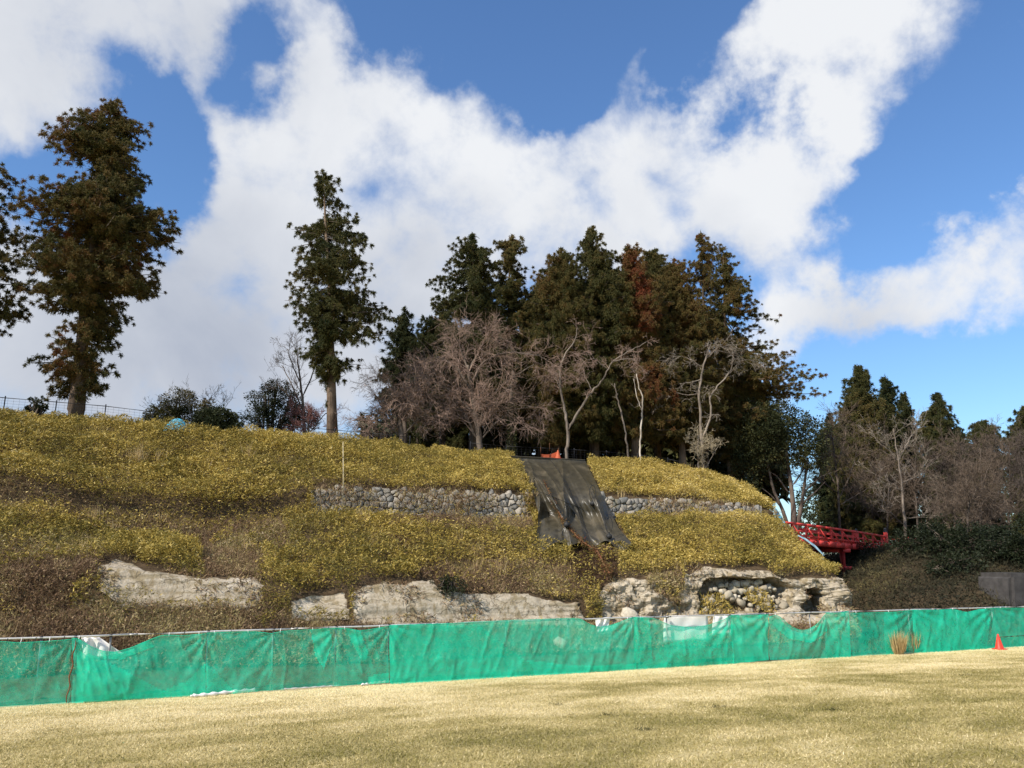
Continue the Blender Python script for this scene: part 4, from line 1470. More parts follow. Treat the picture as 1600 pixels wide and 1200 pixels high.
for k in range(12):                       # short wrinkles across it
    a0, b0, sl = rsf.uniform(.1, .9), rsf.uniform(.05, .9), rsf.uniform(-.9, .9)
    fold = fold + rsf.uniform(.05, .14) * np.exp(-np.abs(b - b0 - sl * (a - a0) * .5) / .018) * np.exp(-((a - a0) / .12) ** 2)
Vt = at_n(X_, Y_, nb_[None, :] - 0.42 - fold * topd)
tarp = thing('tarpaulin', tuple(Vt[nu // 2, -1]), 'dark olive tarpaulin draped down the slope between the stone walls', 'tarpaulin')
o = mesh_obj('sheet', Vt.reshape(-1, 3), grid_faces(nu, nv), M['tarp'], tarp, smooth=True)
V, F = poly_tube(Vt[:, 0] + np.array([0, 0, 0.01]), 0.03, 6)
mesh_obj('rolled_edge', V, F, M['tarp'], tarp, smooth=True)
for (u0, v0, u1, v1) in ((0.52, 0.02, 0.60, 0.98), (0.10, 0.45, 0.62, 0.62), (0.30, 0.62, 0.30, 0.98)):
    k = np.linspace(0, 1, 40)
    idx = [(int((u0 + (u1 - u0) * q_) * (nu - 1)), int((v0 + (v1 - v0) * q_) * (nv - 1))) for q_ in k]
    V, F = poly_tube([Vt[i, j] + np.append(-FN, 0.2) * 0.03 for i, j in idx], 0.012, 5)
    mesh_obj('rope', V, F, M['black'], tarp, smooth=True)


def weight_bag(px, py, lab):
    i, j = np.unravel_index(np.argmin((X_ - px) ** 2 + (Y_ - py) ** 2), X_.shape)
    c0_ = Vt[i, j] + np.append(-FN * 0.10, 0.05)
    w_ = thing('weight_bag', tuple(c0_), lab, 'sandbag', 'weights roped onto the tarpaulin')
    V_, F_ = lathe([(0.001, -0.11), (0.09, -0.10), (0.13, -0.03), (0.12, 0.05), (0.05, 0.10), (0.03, 0.14), (0.05, 0.16)], c0_, 10)
    mesh_obj('bag', V_, F_, M['black'], w_, smooth=True)
    th = np.linspace(0.5, 2 * math.pi - 0.5, 22)
    V_, F_ = poly_tube(np.stack([c0_[0] + 0.14 * np.sin(th), c0_[1] + 0 * th - 0.03, c0_[2] + 0.48 - 0.32 * np.cos(th - 0.0)], -1), 0.014, 5)
    mesh_obj('rope_loop', V_, F_, M['black'], w_, smooth=True)


weight_bag(925, 789, 'black weight bag with a rope loop high on the tarpaulin')
weight_bag(884, 822, 'black weight bag in the middle of the tarpaulin')
weight_bag(950, 840, 'black weight bag near the lower right corner of the tarpaulin')
# fallen dead branch lying across the tarpaulin
fb_pts = []
for (x, y) in [(848, 750), (858, 772), (868, 795), (880, 815), (893, 832), (910, 850), (925, 872), (938, 893), (946, 905)]:
    if y < 852:
        i, j = np.unravel_index(np.argmin((X_ - x) ** 2 + (Y_ - y) ** 2), X_.shape)
        fb_pts.append(Vt[i, j] + np.append(-FN * 0.06, 0.03))
    else:
        q_ = hill_at(x, y)
        fb_pts.append(q_ + np.append(-FN * 0.45, 0.25))
fb_pts = np.array(fb_pts)
deadb = thing('fallen_branch', tuple(fb_pts[-1]), 'red brown fallen cedar branch lying down across the tarpaulin', 'branch')
V, F = poly_tube(fb_pts, np.linspace(0.015, 0.035, len(fb_pts)), 6)
mesh_obj('stem', V, F, M['rope'], deadb, smooth=True)
q = 1300
k = rng.random(q) ** 0.7 * (len(fb_pts) - 1.01)
i_ = k.astype(int)
C = fb_pts[i_] * (1 - (k - i_))[:, None] + fb_pts[i_ + 1] * (k - i_)[:, None]
wdt = 0.02 + 0.10 * (k / len(fb_pts)) ** 1.5
C = C + rng.normal(size=(q, 3)) * wdt[:, None]
D = rng.normal(size=(q, 3)) - up * 0.3
L = rng.uniform(0.06, 0.2, q)
V, F = leaves(C, D, L, np.minimum(L * 0.3, 0.03))
mesh_obj('dead_needles', V, F, M['cedar'], deadb, attrs={'tint': np.repeat(np.clip(rng.normal(0.66, 0.12, q), 0, 1), 4)})

# ------------------------------------------------------------------ wire fences along the brow
def brow(px, n):
    """a point on the hilltop by photo column"""
    py_ = np.interp(px, *zip(*TAB[8]))
    P_ = at_n(px, py_, n)
    s_, _ = sn_of(P_)
    P_[..., 2] = top_z(s_, n)
    return P_


def wire_fence(x0, x1, n, h, step, label, mat, mesh_h=0.10, mesh_v=0.16):
    a_, b_ = brow(np.array([x0, x1], float), n)
    L = np.linalg.norm((b_ - a_)[:2])
    num = int(round(L / step))
    root = thing('wire_fence', tuple(a_), label, 'fence')
    def g(k):
        p_ = a_ + (b_ - a_) * (k / L)
        s_, n_ = sn_of(p_)
        p_[2] = float(top_z(s_, n_)) - 0.05
        return p_
    for k in range(num + 1):
        p_ = g(k * L / num)
        V_, F_ = poly_tube([p_ - np.array([0, 0, .2]), p_ + np.array([0, 0, h + 0.08])], 0.026, 6)
        mesh_obj('post', V_, F_, mat, root, smooth=True)
    for k in range(num):
        p_, q_ = g(k * L / num) + np.array([0, 0, h]), g((k + 1) * L / num) + np.array([0, 0, h])
        V_, F_ = poly_tube([p_, q_], 0.019, 6)
        mesh_obj('top_rail', V_, F_, mat, root, smooth=True)
        p0, p1 = [], []
        for j in range(int(h / mesh_h)):
            zz = np.array([0, 0, h - j * mesh_h - mesh_h])
            p0.append(p_ - np.array([0, 0, h]) + zz)
            p1.append(q_ - np.array([0, 0, h]) + zz)
        sp = L / num
        for j in range(int(sp / mesh_v)):
            f = (j + 0.5) / int(sp / mesh_v)
            c_ = p_ * (1 - f) + q_ * f
            p0.append(c_)
            p1.append(c_ - np.array([0, 0, h - 0.05]))
        V_, F_ = seg_tubes(p0, p1, np.full(len(p0), .0038), np.full(len(p0), .0038), 3)
        tag(mesh_obj('wire_mesh', V_, F_, mat, root), kind='stuff')
    return root


wire_fence(-80, 236, 15.4, 1.05, 2.0, 'dark wire fence on the brow passing the tallest cedar at the left', M['iron'], 0.12, 0.2)
wire_fence(395, 640, 15.6, 0.95, 1.8, 'dark wire fence on the brow behind the lone central cedar', M['iron'], 0.16, 0.3)
wire_fence(735, 1180, 15.8, 1.0, 2.0, 'dark wire fence on the brow in front of the cedar grove', M['iron'], 0.13, 0.25)

# bamboo pole standing before the left stone wall
pb = hill_at(533, 806)
ptop = at_n(536, 690, sn_of(pb)[1] - 0.4)
pole = thing('bamboo_pole', tuple(pb), 'thin pale bamboo pole standing before the longer stone wall', 'pole')
V, F = poly_tube([pb + np.append(-FN * 0.4, -0.2), (pb + ptop) / 2 + np.append(-FN * .2, 0) + np.array([.02, 0, 0]), ptop], [0.026, 0.022, 0.013], 7)
mesh_obj('cane', V, F, M['bamboo'], pole, smooth=True)
pts_ = [pb + np.append(-FN * 0.4, -0.2) + (ptop - pb - np.append(-FN * .4, -.2)) * f for f in (0.2, 0.4, 0.6, 0.8)]
for q_ in pts_:
    V, F = poly_tube([q_ - np.array([0, 0, .015]), q_ + np.array([0, 0, .015])], 0.03, 7)
    mesh_obj('node_ring', V, F, M['bamboo'], pole, smooth=True)

# orange safety mesh and marker on the brow behind the tarpaulin
p0_, p1_ = brow(np.array([845.0, 873.0]), 14.6) + np.array([0, 0, .22])
of = thing('orange_barrier', tuple(p0_), 'orange mesh barrier on the brow above the tarpaulin', 'barrier')
a, b = np.meshgrid(np.linspace(0, 1, 22), np.linspace(0, 1, 10), indexing='ij')
Vb = p0_ * (1 - a)[..., None] + p1_ * a[..., None] + np.array([0, 0, 1]) * (0.45 * b * (0.55 + 0.45 * a - 0.2 * np.sin(a * 3.1)))[..., None]
Vb[..., 1] += 0.06 * fbm(Vb * 3, 2)
mesh_obj('mesh_cloth', Vb.reshape(-1, 3), grid_faces(22, 10), M['orange'], of, smooth=True)
for f in (0.0, 0.5, 1.0):
    q_ = p0_ * (1 - f) + p1_ * f
    V, F = poly_tube([q_ - np.array([0, 0, .1]), q_ + np.array([0, 0, 0.85 if f == 0.5 else 0.6])], 0.018, 6)
    mesh_obj('stake', V, F, M['rope'], of, smooth=True)
cq = brow(np.array(872.0), 14.45) + np.array([0, 0, .22])
cn2 = thing('traffic_cone', tuple(cq), 'orange traffic cone beside the orange mesh above the tarpaulin', 'traffic cone')
V, F = lathe([(0.17, 0.03), (0.15, 0.06), (0.035, 0.46), (0.012, 0.48)], cq, 14)
mesh_obj('cone_body', V, F, M['orange'], cn2, smooth=True)
V, F = box(cq + np.array([0, 0, 0.015]), (0.36, 0.36, 0.03), 0.3)
mesh_obj('base', V, F, M['cone_orange'], cn2)

# blue sheet heap on the brow, left of the round shrub
cb = brow(np.array(276.0), 14.9) + np.array([0, 0, .15])
a, b = np.meshgrid(np.linspace(0, 2 * math.pi, 28), np.linspace(0, 1, 10), indexing='ij')
rr = 1.0 - b
hgt = 0.62 * np.cos((1 - b) * math.pi / 2) ** 0.8 + 0.08 * fbm(np.stack([np.cos(a) * 2, np.sin(a) * 2, b * 3], -1), 3) * (1 - b)
Vb = np.stack([cb[0] + 0.62 * rr * np.cos(a), cb[1] + 0.5 * rr * np.sin(a), cb[2] + hgt], -1)
o = mesh_obj('blue_sheet', Vb.reshape(-1, 3), grid_faces(28, 10), M['blue'], smooth=True, origin=tuple(cb))
tag(o, 'bright blue sheet covering a heap on the brow beside the round shrub', 'sheet')

# ------------------------------------------------------------------ red bridge over the gully
YA, YB = 48.5, 63.0
A0 = at_y(1228, 842, YA)
B0 = at_y(1386, 858.5, YB)
bd = B0 - A0
BL = np.linalg.norm(bd[:2])
bdir = np.append(bd[:2] / BL, 0)
bside = np.array([-bdir[1], bdir[0], 0])                  # away from the camera
br = thing('red_bridge', tuple(A0 * 0.5 + B0 * 0.5), 'vermilion wooden footbridge crossing the gully at the right', 'bridge')


def bp(f, side=0.0, dz=0.0):
    """point along the bridge, slightly arched"""
    return A0 + bd * f + bside * side + np.array([0, 0, dz + 0.05 * 4 * f * (1 - f)])


def bridge_run(name, side, dz, wd, ht, f0=0.0, f1=1.0, k=12):
    for i in range(k):
        a_ = f0 + (f1 - f0) * i / k
        b_ = f0 + (f1 - f0) * (i + 1) / k
        yield beam(bp(a_, side, dz), bp(b_ + 0.0005, side, dz), wd, ht)


HR = 0.98
for sd in (0.0, 2.2):
    for nm, dz, wd, ht in (('handrail', HR, 0.16, 0.13), ('middle_rail', HR * 0.56, 0.07, 0.09), ('lower_rail', HR * 0.28, 0.08, 0.10), ('main_girder', -0.10, 0.22, 0.36)):
        V, F = join(list(bridge_run(nm, sd, dz, wd, ht)))
        mesh_obj(nm, V, F, M['red'], br)
    for k in range(9):
        f = (k + 0.5) / 9
        V, F = beam(bp(f, sd, 0.05), bp(f, sd, HR - 0.05), 0.085, 0.085, up=(1, 0.2, 0))
        mesh_obj('baluster', V, F, M['red'], br)
        V, F = beam(bp(f + 0.045, sd - 0.32 if sd == 0 else sd + 0.32, 0.0), bp(f, sd - 0.06 if sd == 0 else sd + .06, HR * 0.86), 0.075, 0.075, up=(1, 0.2, 0))
        mesh_obj('brace', V, F, M['twig_pink'] if False else M['red'], br)
        V, F = beam(bp(f + 0.045, sd - 0.30 if sd == 0 else sd + .3, -0.04), bp(f + 0.045, sd + 0.2, -0.04), 0.07, 0.07)
        mesh_obj('cross_beam_end', V, F, M['red'], br)
    for f in (1.0,):
        V, F = box(bp(f, sd, 0.45), (0.26, 0.26, 1.75), math.atan2(bdir[1], bdir[0]))
        nw = mesh_obj('newel_post', V, F, M['red'], br)
        V, F = lathe([(0.14, 0), (0.15, 0.06), (0.08, 0.14), (0.11, 0.22), (0.06, 0.32), (0.005, 0.36)], bp(f, sd, 1.325), 12)
        mesh_obj('finial', V, F, M['iron'], nw, smooth=True)
parts = []
for k in range(44):
    f = (k + 0.5) / 44
    V, F = beam(bp(f, 0.05, 0.15), bp(f, 2.15, 0.15), BL / 44 * 0.96, 0.06)
    mesh_obj('deck_plank', V, F, M['red'], br)
for sd in (0.3, 1.9):
    pz = bp(0.53, sd, -0.3)
    V, F = poly_tube([pz + np.array([0, 0, -5.2]), pz], 0.20, 10)
    mesh_obj('pier_column', V, F, M['red'], br, smooth=True)
for dz in (-0.42, -1.6):
    V, F = beam(bp(0.53, -0.25, dz), bp(0.53, 2.4, dz), 0.28, 0.24)
    mesh_obj('pier_beam', V, F, M['red'], br)
# rails that go on along the far path
fr_root = thing('red_railing', tuple(bp(1.02)), 'red railing beyond the far end of the bridge', 'railing')
e2 = bp(1.0) + np.array([4.0, 3.0, 0.15])
for dz in (0.4, 0.75):
    V, F = beam(bp(1.0, 0, dz) + bdir * .2, e2 + np.array([0, 0, dz]), 0.08, 0.09)
    mesh_obj('rail', V, F, M['red'], fr_root)
for f in (0.35, 0.7, 1.0):
    q_ = bp(1.0) * (1 - f) + e2 * f
    V, F = box(q_ + np.array([0, 0, 0.2]), (0.12, 0.12, 1.4))
    mesh_obj('post', V, F, M['red'], fr_root)


# sheets along the edge of the hill nose beside the bridge
def strip(name, line, wpx, n_back, label, mat, cat):
    t_ = np.linspace(0, 1, 26)
    xs = np.interp(t_, np.linspace(0, 1, len(line)), [p[0] for p in line])
    ys = np.interp(t_, np.linspace(0, 1, len(line)), [p[1] for p in line])
    rows_ = []
    for j, o_ in enumerate(np.linspace(-0.5, 0.5, 5)):
        wv = wpx * (0.6 + 0.4 * np.sin(t_ * math.pi))
        rows_.append(at_y(xs + o_ * wv, ys - o_ * wv * 0.5, n_back + 0.15 * o_ + 0.05 * np.sin(t_ * 17 + j)))
    V_ = np.stack(rows_, 1)
    o = mesh_obj(name, V_.reshape(-1, 3), grid_faces(26, 5), mat, smooth=True, origin=tuple(V_[-1, 0]))
    sol = o.modifiers.new('thickness', 'SOLIDIFY')
    sol.thickness = 0.02
    return tag(o, label, cat)


strip('blue_sheet', [(1211, 796), (1216, 806), (1222, 815), (1227, 823)], 7, 42.3, 'blue plastic strip beside the end of the right stone wall', M['blue'], 'sheet')
strip('pale_sheet', [(1246, 836), (1258, 842), (1272, 852), (1288, 868)], 3, 41.0, 'pale blue strip along the edge of the hill nose below the bridge', M['palesheet'], 'sheet')

# concrete block at the right bank
cb = at_y(1574, 915, 42.0)
a, b = np.meshgrid(np.linspace(0, 1, 12), np.linspace(0, 1, 8), indexing='ij')
blk = thing('concrete_block', tuple(cb), 'grey concrete retaining block in the shade-coloured bank at the right edge', 'concrete block')
M['concrete'] = mat_plain('concrete', (.06, .055, .052), 0.9, 0.35, 2.5)
bm = bmesh.new()
bmesh.ops.create_cube(bm, size=1.0)
bmesh.ops.bevel(bm, geom=bm.edges[:], offset=0.08, segments=2, affect='EDGES')
me = bpy.data.meshes.new('block')
for v in bm.verts:
    v.co.x *= 2.1 - 0.5 * (v.co.z > 0)
    v.co.y *= 2.4
    v.co.z *= 2.6
    v.co += Vector(np.random.default_rng(int(abs(v.co.x * 999))).normal(0, .03, 3))
bm.to_mesh(me)
bm.free()
me.materials.append(M['concrete'])
o = bpy.data.objects.new('block', me)
o.location = (0.6, 1.0, -0.7)
o.rotation_euler = (0, 0, 0.2)
link(o, blk)

# ------------------------------------------------------------------ trees
def trunk_path(base, topp, k=14, wob=0.12):
    f = np.linspace(0, 1, k)[:, None]
    P_ = base * (1 - f) + topp * f
    w_ = fbm(np.stack([f[:, 0] * 3, 0 * f[:, 0] + base[0], 0 * f[:, 0]], -1), 2)
    P_[:, 0] += wob * w_ * np.sin(f[:, 0] * math.pi) * 2
    return P_


def clump_leaves(C, rad, n_each, out, L0, L1, wr, flat=0.7, upb=0.2, outb=0.7, needle=False):
    """needle sprays round clump centres C (K,3); out (K,3) outward directions"""
    K = len(C)
    q = K * n_each
    d = rng.normal(size=(q, 3))
    d /= np.linalg.norm(d, axis=1, keepdims=True)
    r = rng.random(q) ** 0.45
    off = d * r[:, None] * np.repeat(rad, n_each)[:, None]
    off[:, 2] *= flat
    B_ = np.repeat(C, n_each, 0) + off
    D = d * 0.8 + np.repeat(out, n_each, 0) * outb + up * upb + rng.normal(size=(q, 3)) * 0.25
    L = rng.uniform(L0, L1, q)
    if needle:
        return sprays(B_, D, L, L * rng.uniform(wr * 0.7, wr * 1.3, q))
    return leaves(B_, D, L, L * rng.uniform(wr * 0.7, wr * 1.3, q), 0.1)


def tuft_mesh(seed):
    """one tuft of cedar foliage, about 1 across, pointing along +x: curved fingers set with needles"""
    rs = np.random.default_rng(seed)
    B_, D_, L_, T_ = [], [], [], []
    for k in range(32):
        d = rs.normal(size=3)
        d /= np.linalg.norm(d)
        d = d + np.array([.5, 0, .12])
        d /= np.linalg.norm(d)
        ln = rs.uniform(.35, .9)
        n = 14
        f = np.linspace(.08, 1, n)[:, None]
        P_ = d * f * ln - np.array([0, 0, .25]) * f ** 2 * ln + rs.normal(0, .02, (n, 3))
        B_.append(P_)
        D_.append(d * .7 + rs.normal(0, .6, (n, 3)))
        L_.append(rs.uniform(.16, .30, n) * (1.15 - .5 * f[:, 0]))
        T_.append(np.full(n, rs.uniform(.25, .75)) + .25 * (f[:, 0] - .5))
    B_, D_, L_, T_ = map(np.concatenate, (B_, D_, L_, T_))
    V, F = sprays(B_, D_, L_, L_ * .5)
    return V, F, np.repeat(T_, 3)


def crown_tree():
    """geometry nodes: stand a copy of the tuft (the faces of the mesh) on each loose point of the same mesh"""
    g = bpy.data.node_groups.new('foliage', 'GeometryNodeTree')
    g.interface.new_socket('Geometry', in_out='INPUT', socket_type='NodeSocketGeometry')
    g.interface.new_socket('Geometry', in_out='OUTPUT', socket_type='NodeSocketGeometry')
    gi_, go_ = g.nodes.new('NodeGroupInput'), g.nodes.new('NodeGroupOutput')

    def attr(name, typ):
        nd = g.nodes.new('GeometryNodeInputNamedAttribute')
        nd.data_type = typ
        nd.inputs['Name'].default_value = name
        return nd.outputs['Attribute']
    sp = g.nodes.new('GeometryNodeSeparateGeometry')
    sp.domain = 'POINT'
    g.links.new(gi_.outputs[0], sp.inputs['Geometry'])
    cmp_ = g.nodes.new('FunctionNodeCompare')
    cmp_.data_type = 'FLOAT'
    cmp_.operation = 'GREATER_THAN'
    cmp_.inputs[1].default_value = 0.5
    g.links.new(attr('is_point', 'FLOAT'), cmp_.inputs[0])
    g.links.new(cmp_.outputs[0], sp.inputs['Selection'])
    m2p = g.nodes.new('GeometryNodeMeshToPoints')
    g.links.new(sp.outputs[0], m2p.inputs[0])
    ins = g.nodes.new('GeometryNodeInstanceOnPoints')
    g.links.new(m2p.outputs[0], ins.inputs['Points'])
    g.links.new(sp.outputs[1], ins.inputs['Instance'])
    e2r = g.nodes.new('FunctionNodeEulerToRotation')
    g.links.new(attr('turn', 'FLOAT_VECTOR'), e2r.inputs[0])
    g.links.new(e2r.outputs[0], ins.inputs['Rotation'])
    g.links.new(attr('size', 'FLOAT'), ins.inputs['Scale'])
    g.links.new(ins.outputs[0], go_.inputs[0])
    return g


CROWN = crown_tree()


def crown_obj(root, cen, size, yaw, pitch, tint, seed):
    V, F, T = tuft_mesh(seed)
    base = np.array(root.location)
    nT, nC = len(V), len(cen)
    allv = np.concatenate([V, cen - base]).astype(np.float32)
    me = bpy.data.meshes.new('crown')
    me.vertices.add(len(allv))
    me.vertices.foreach_set('co', allv.ravel())
    me.loops.add(F.size)
    me.loops.foreach_set('vertex_index', F.ravel().astype(np.int32))
    me.polygons.add(len(F))
    me.polygons.foreach_set('loop_start', (np.arange(len(F)) * 3).astype(np.int32))
    me.update(calc_edges=True)

    def at(name, a, typ='FLOAT', key='value'):
        x = me.attributes.new(name, typ, 'POINT')
        x.data.foreach_set(key, np.asarray(a, np.float32).ravel())
    z = np.zeros(nT)
    at('is_point', np.concatenate([z, np.ones(nC)]))
    at('size', np.concatenate([z + 1, size]))
    at('tuft_tint', np.concatenate([z, tint]))
    at('tint', np.concatenate([T, np.full(nC, .5)]))
    turn = np.zeros((nT + nC, 3))
    turn[nT:, 0] = rng.uniform(-.5, .5, nC)
    turn[nT:, 1] = pitch
    turn[nT:, 2] = yaw
    at('turn', turn, 'FLOAT_VECTOR', 'vector')
    me.materials.append(M['tufts'])
    o = bpy.data.objects.new('crown', me)
    link(o, root)
    md = o.modifiers.new('foliage', 'NODES')
    md.node_group = CROWN
    return tag(o, kind='stuff')


G_GROVE = 'cedar grove on the hilltop'


def wf(d):
    return 0.50 + 0.24 * min(1.0, d / 90.0)


def cedar(base, Yd, prof, label, name='cedar_tree', trunk_r=0.35, lean=None, dens=1.0, tint=0.35, spread=0.14, bark='bark', group=None, clump=0.40, gap=0.15, rust=None, nl=26, branch_show=1.0, spray=(0.14, 0.30), seed=0, low_tr=None):
    """prof: [(py, left px, right px)] from the top down, at distance Yd; base: foot"""
    rs = np.random.default_rng(seed + int(base[0] * 100) % 9999)
    prof = sorted(prof)
    if group == G_GROVE:
        y0 = prof[0][0]
        prof = [(p_[0], (p_[1] + p_[2]) / 2 - (p_[2] - p_[1]) * wf(p_[0] - y0), (p_[1] + p_[2]) / 2 + (p_[2] - p_[1]) * wf(p_[0] - y0)) for p_ in prof]
        tint += .02
        spread *= 1.25
    pys = np.array([p_[0] for p_ in prof], float)
    xl = np.array([at_y(p_[1], p_[0], Yd)[0] for p_ in prof])
    xr = np.array([at_y(p_[2], p_[0], Yd)[0] for p_ in prof])
    zz = np.array([at_y(p_[1], p_[0], Yd)[2] for p_ in prof])
    topx = at_y(lean if lean is not None else (prof[0][1] + prof[0][2]) / 2, prof[0][0], Yd)
    base = np.array(base, float)
    tp = np.array([topx[0], base[1] + 0.2, topx[2] - 0.3])
    path = trunk_path(base - np.array([0, 0, 0.3]), tp)
    root = thing(name, tuple(base), label, 'tree', group)
    f = np.linspace(0, 1, len(path))
    trunk_r = trunk_r * 0.74
    nl = int(nl * 1.45)
    clump = clump * 0.72
    spray = (spray[0] * 0.66, spray[1] * 0.70)
    rad = trunk_r * (1 - f) + 0.025 + trunk_r * 0.45 * np.exp(-f * 18)
    V, F = poly_tube(path, rad, 12, True, 0.25)
    mesh_obj('trunk', V, F, M[bark], root, smooth=True)
    Ht = zz[0] - zz[-1]
    o_ = np.argsort(zz)
    zs, xls, xrs = zz[o_], xl[o_], xr[o_]
    area = np.trapezoid(xrs - xls, zs) if hasattr(np, 'trapezoid') else np.trapz(xrs - xls, zs)
    nbr = int(max(34, area * 7.0 * dens))
    cen, rads, outs, b0, b1, br0, br1 = [], [], [], [], [], [], []
    # branches in rough whorls
    wgt = np.interp(np.linspace(zs[0], zs[-1], 200), zs, xrs - xls) + 0.9
    cw = np.cumsum(wgt)
    cw /= cw[-1]
    hs = np.interp((np.arange(nbr) + rs.random(nbr)) / nbr, cw, np.linspace(zs[0], zs[-1], 200))
    for k in range(nbr):
        z = hs[k]
        c_ = np.array([np.interp(z, path[:, 2], path[:, 0]), np.interp(z, path[:, 2], path[:, 1])])
        ph = rs.random() * 2 * math.pi
        co, si = math.cos(ph), math.sin(ph)
        if vnoise(np.array([[z * 0.55 + seed, 1.3 * co + base[0], 1.3 * si + seed * 3.0]]))[0] < gap + .12:
            continue
        l_, r_ = c_[0] - np.interp(z, zs, xls), np.interp(z, zs, xrs) - c_[0]
        l_, r_ = max(l_, 0.15), max(r_, 0.15)
        av = 0.5 * (l_ + r_)
        ext = (r_ if co > 0 else l_) * abs(co) + av * (1 - abs(co))
        ext *= rs.choice([.55, .75, .85, .95, 1.0, 1.08, 1.16])
        drop = rs.uniform(-0.05, 0.30) * ext
        p0 = np.array([c_[0], c_[1], z + drop * 0.6])
        p1 = np.array([c_[0] + co * ext, c_[1] + si * ext, z - 0.1 * ext + rs.uniform(-.2, .25)])
        mid_ = (p0 + p1) / 2 - np.array([0, 0, 0.10 * ext])
        rb = 0.018 + 0.020 * ext * trunk_r / 0.35
        b0 += [p0, mid_]
        b1 += [mid_, p1]
        br0 += [rb, rb * 0.7]
        br1 += [rb * 0.7, 0.012]
        kk = max(3, int(ext / (clump * 0.44)))
        for j in range(kk):
            ff = (j + rs.uniform(0.3, 1.0)) / kk
            if ff < 0.25 and ext > 1.0 and rs.random() < 0.55:
                continue
            q_ = p0 * (1 - ff) ** 2 + 2 * mid_ * ff * (1 - ff) + p1 * ff ** 2
            side = np.array([-si, co, 0]) * rs.normal(0, 0.10 * ext * ff + 0.06)
            cen.append(q_ + side + np.array([0, 0, rs.uniform(-.28, .30)]))
            rads.append(clump * rs.uniform(0.6, 1.2) * (1.1 - 0.45 * ff))
            outs.append([co, si, -0.1])
    if not cen:
        return root
    cen, rads, outs = np.array(cen), np.array(rads), np.array(outs)
    V, F = seg_tubes(b0, b1, np.array(br0) * .7, np.array(br1) * .7, 3)
    tag(mesh_obj('branches', V, F, M['bark_dark'], root, smooth=True), kind='stuff')
    tc = tint + spread * 1.6 * fbm(cen * np.array([0.5, 0.5, 0.35]) + seed, 3) + rs.normal(0, spread * 0.45, len(cen))
    if rust is not None:
        px_, py_ = project(cen)
        for (rx_, ry_, rw, rh, amt) in rust:
            tc = tc + amt * np.exp(-((px_ - rx_) / rw) ** 2 - ((py_ - ry_) / rh) ** 2)
    yaw = np.arctan2(outs[:, 1], outs[:, 0]) + rs.normal(0, .5, len(cen))
    crown_obj(root, cen, rads * 1.3, yaw, rs.normal(.05, .35, len(cen)), np.clip(tc, 0, 1), seed)
    return root


def foot(px, n):
    return brow(np.array(float(px)), n)


def Yof(b):
    return float(b[1])


# -- the two lone cedars and the one at the left edge
b = foot(117, 17.0)
cedar(b, Yof(b), [(160, 150, 200), (180, 130, 222), (215, 80, 222), (240, 66, 218), (280, 62, 222), (310, 70, 232), (322, 45, 262), (345, 35, 268), (365, 60, 236), (400, 35, 236), (430, 30, 234), (450, 40, 226), (470, 62, 200), (490, 50, 176), (520, 45, 180), (550, 58, 172), (580, 60, 172), (612, 80, 160)],
      'tallest cedar, rust tinged, standing alone on the brow at the left', trunk_r=0.46, lean=172, dens=0.8, tint=0.46, spread=0.22, gap=0.23, nl=30, rust=[(135, 380, 60, 60, .2)], seed=1)
b = foot(-62, 17.5)
cedar(b, Yof(b), [(230, -90, -40), (262, -100, 2), (292, -120, 24), (330, -130, 26), (345, -130, 10), (380, -140, 20), (420, -150, 44), (440, -150, 48), (470, -140, 36), (488, -130, 32), (500, -110, 0)],
      'cedar cut off by the left edge of the picture', trunk_r=0.42, dens=0.7, tint=0.45, spread=0.2, gap=0.27, nl=28, seed=2)
b = foot(521, 17.0)
cedar(b, Yof(b), [(268, 480, 500), (285, 485, 545), (300, 492, 562), (318, 485, 560), (335, 448, 548), (352, 446, 572), (380, 450, 570), (400, 458, 588), (425, 452, 594), (450, 456, 600), (475, 456, 612), (490, 458, 618), (510, 475, 610), (530, 478, 604), (550, 472, 590), (575, 492, 575), (600, 505, 565), (622, 512, 545)],
      'lone slim cedar with open crown in the centre left', trunk_r=0.36, lean=505, dens=0.68, tint=0.30, spread=0.14, gap=0.24, nl=30, seed=3, clump=0.38)

# -- the grove
G = G_GROVE
b = foot(634, 24)
cedar(b, Yof(b), [(484, 628, 642), (510, 615, 655), (540, 608, 660), (580, 606, 664), (640, 606, 668)], 'small dark conifer beside the open crown of the lone cedar', trunk_r=.25, dens=1.0, tint=.12, spread=.08, bark='bark_dark', group=G, seed=4)
b = foot(690, 27)
cedar(b, Yof(b), [(490, 672, 706), (505, 655, 725), (540, 648, 735), (600, 645, 740), (660, 650, 735)], 'broad dark cedar behind the bare cherry tree', trunk_r=.3, dens=1.2, tint=.22, spread=.1, bark='bark_dark', group=G, seed=5)
b = foot(738, 21)
cedar(b, Yof(b), [(368, 728, 750), (385, 708, 762), (405, 698, 768), (430, 690, 768), (455, 686, 772), (470, 700, 772), (490, 698, 785), (530, 695, 790), (580, 690, 790), (640, 690, 790)], 'cedar with thin pale top at the left end of the grove', trunk_r=.3, dens=0.6, tint=.24, spread=.12, group=G, gap=0.22, seed=6)
b = foot(800, 22)
cedar(b, Yof(b), [(370, 780, 812), (385, 768, 825), (410, 766, 838), (440, 768, 845), (470, 775, 850), (520, 765, 850), (580, 760, 855), (650, 765, 850)], 'olive brown cedar with see-through crown second in the grove', trunk_r=.32, dens=0.5, tint=.36, spread=.12, group=G, gap=0.22, seed=7)
b = foot(866, 20)
cedar(b, Yof(b), [(392, 872, 892), (410, 850, 905), (450, 838, 915), (520, 830, 915), (590, 828, 920), (650, 835, 915), (690, 845, 905)], 'dense olive cedar left of the tallest in the grove', trunk_r=.33, dens=1.25, tint=.40, spread=.12, group=G, seed=8, lean=880)
b = foot(930, 20)
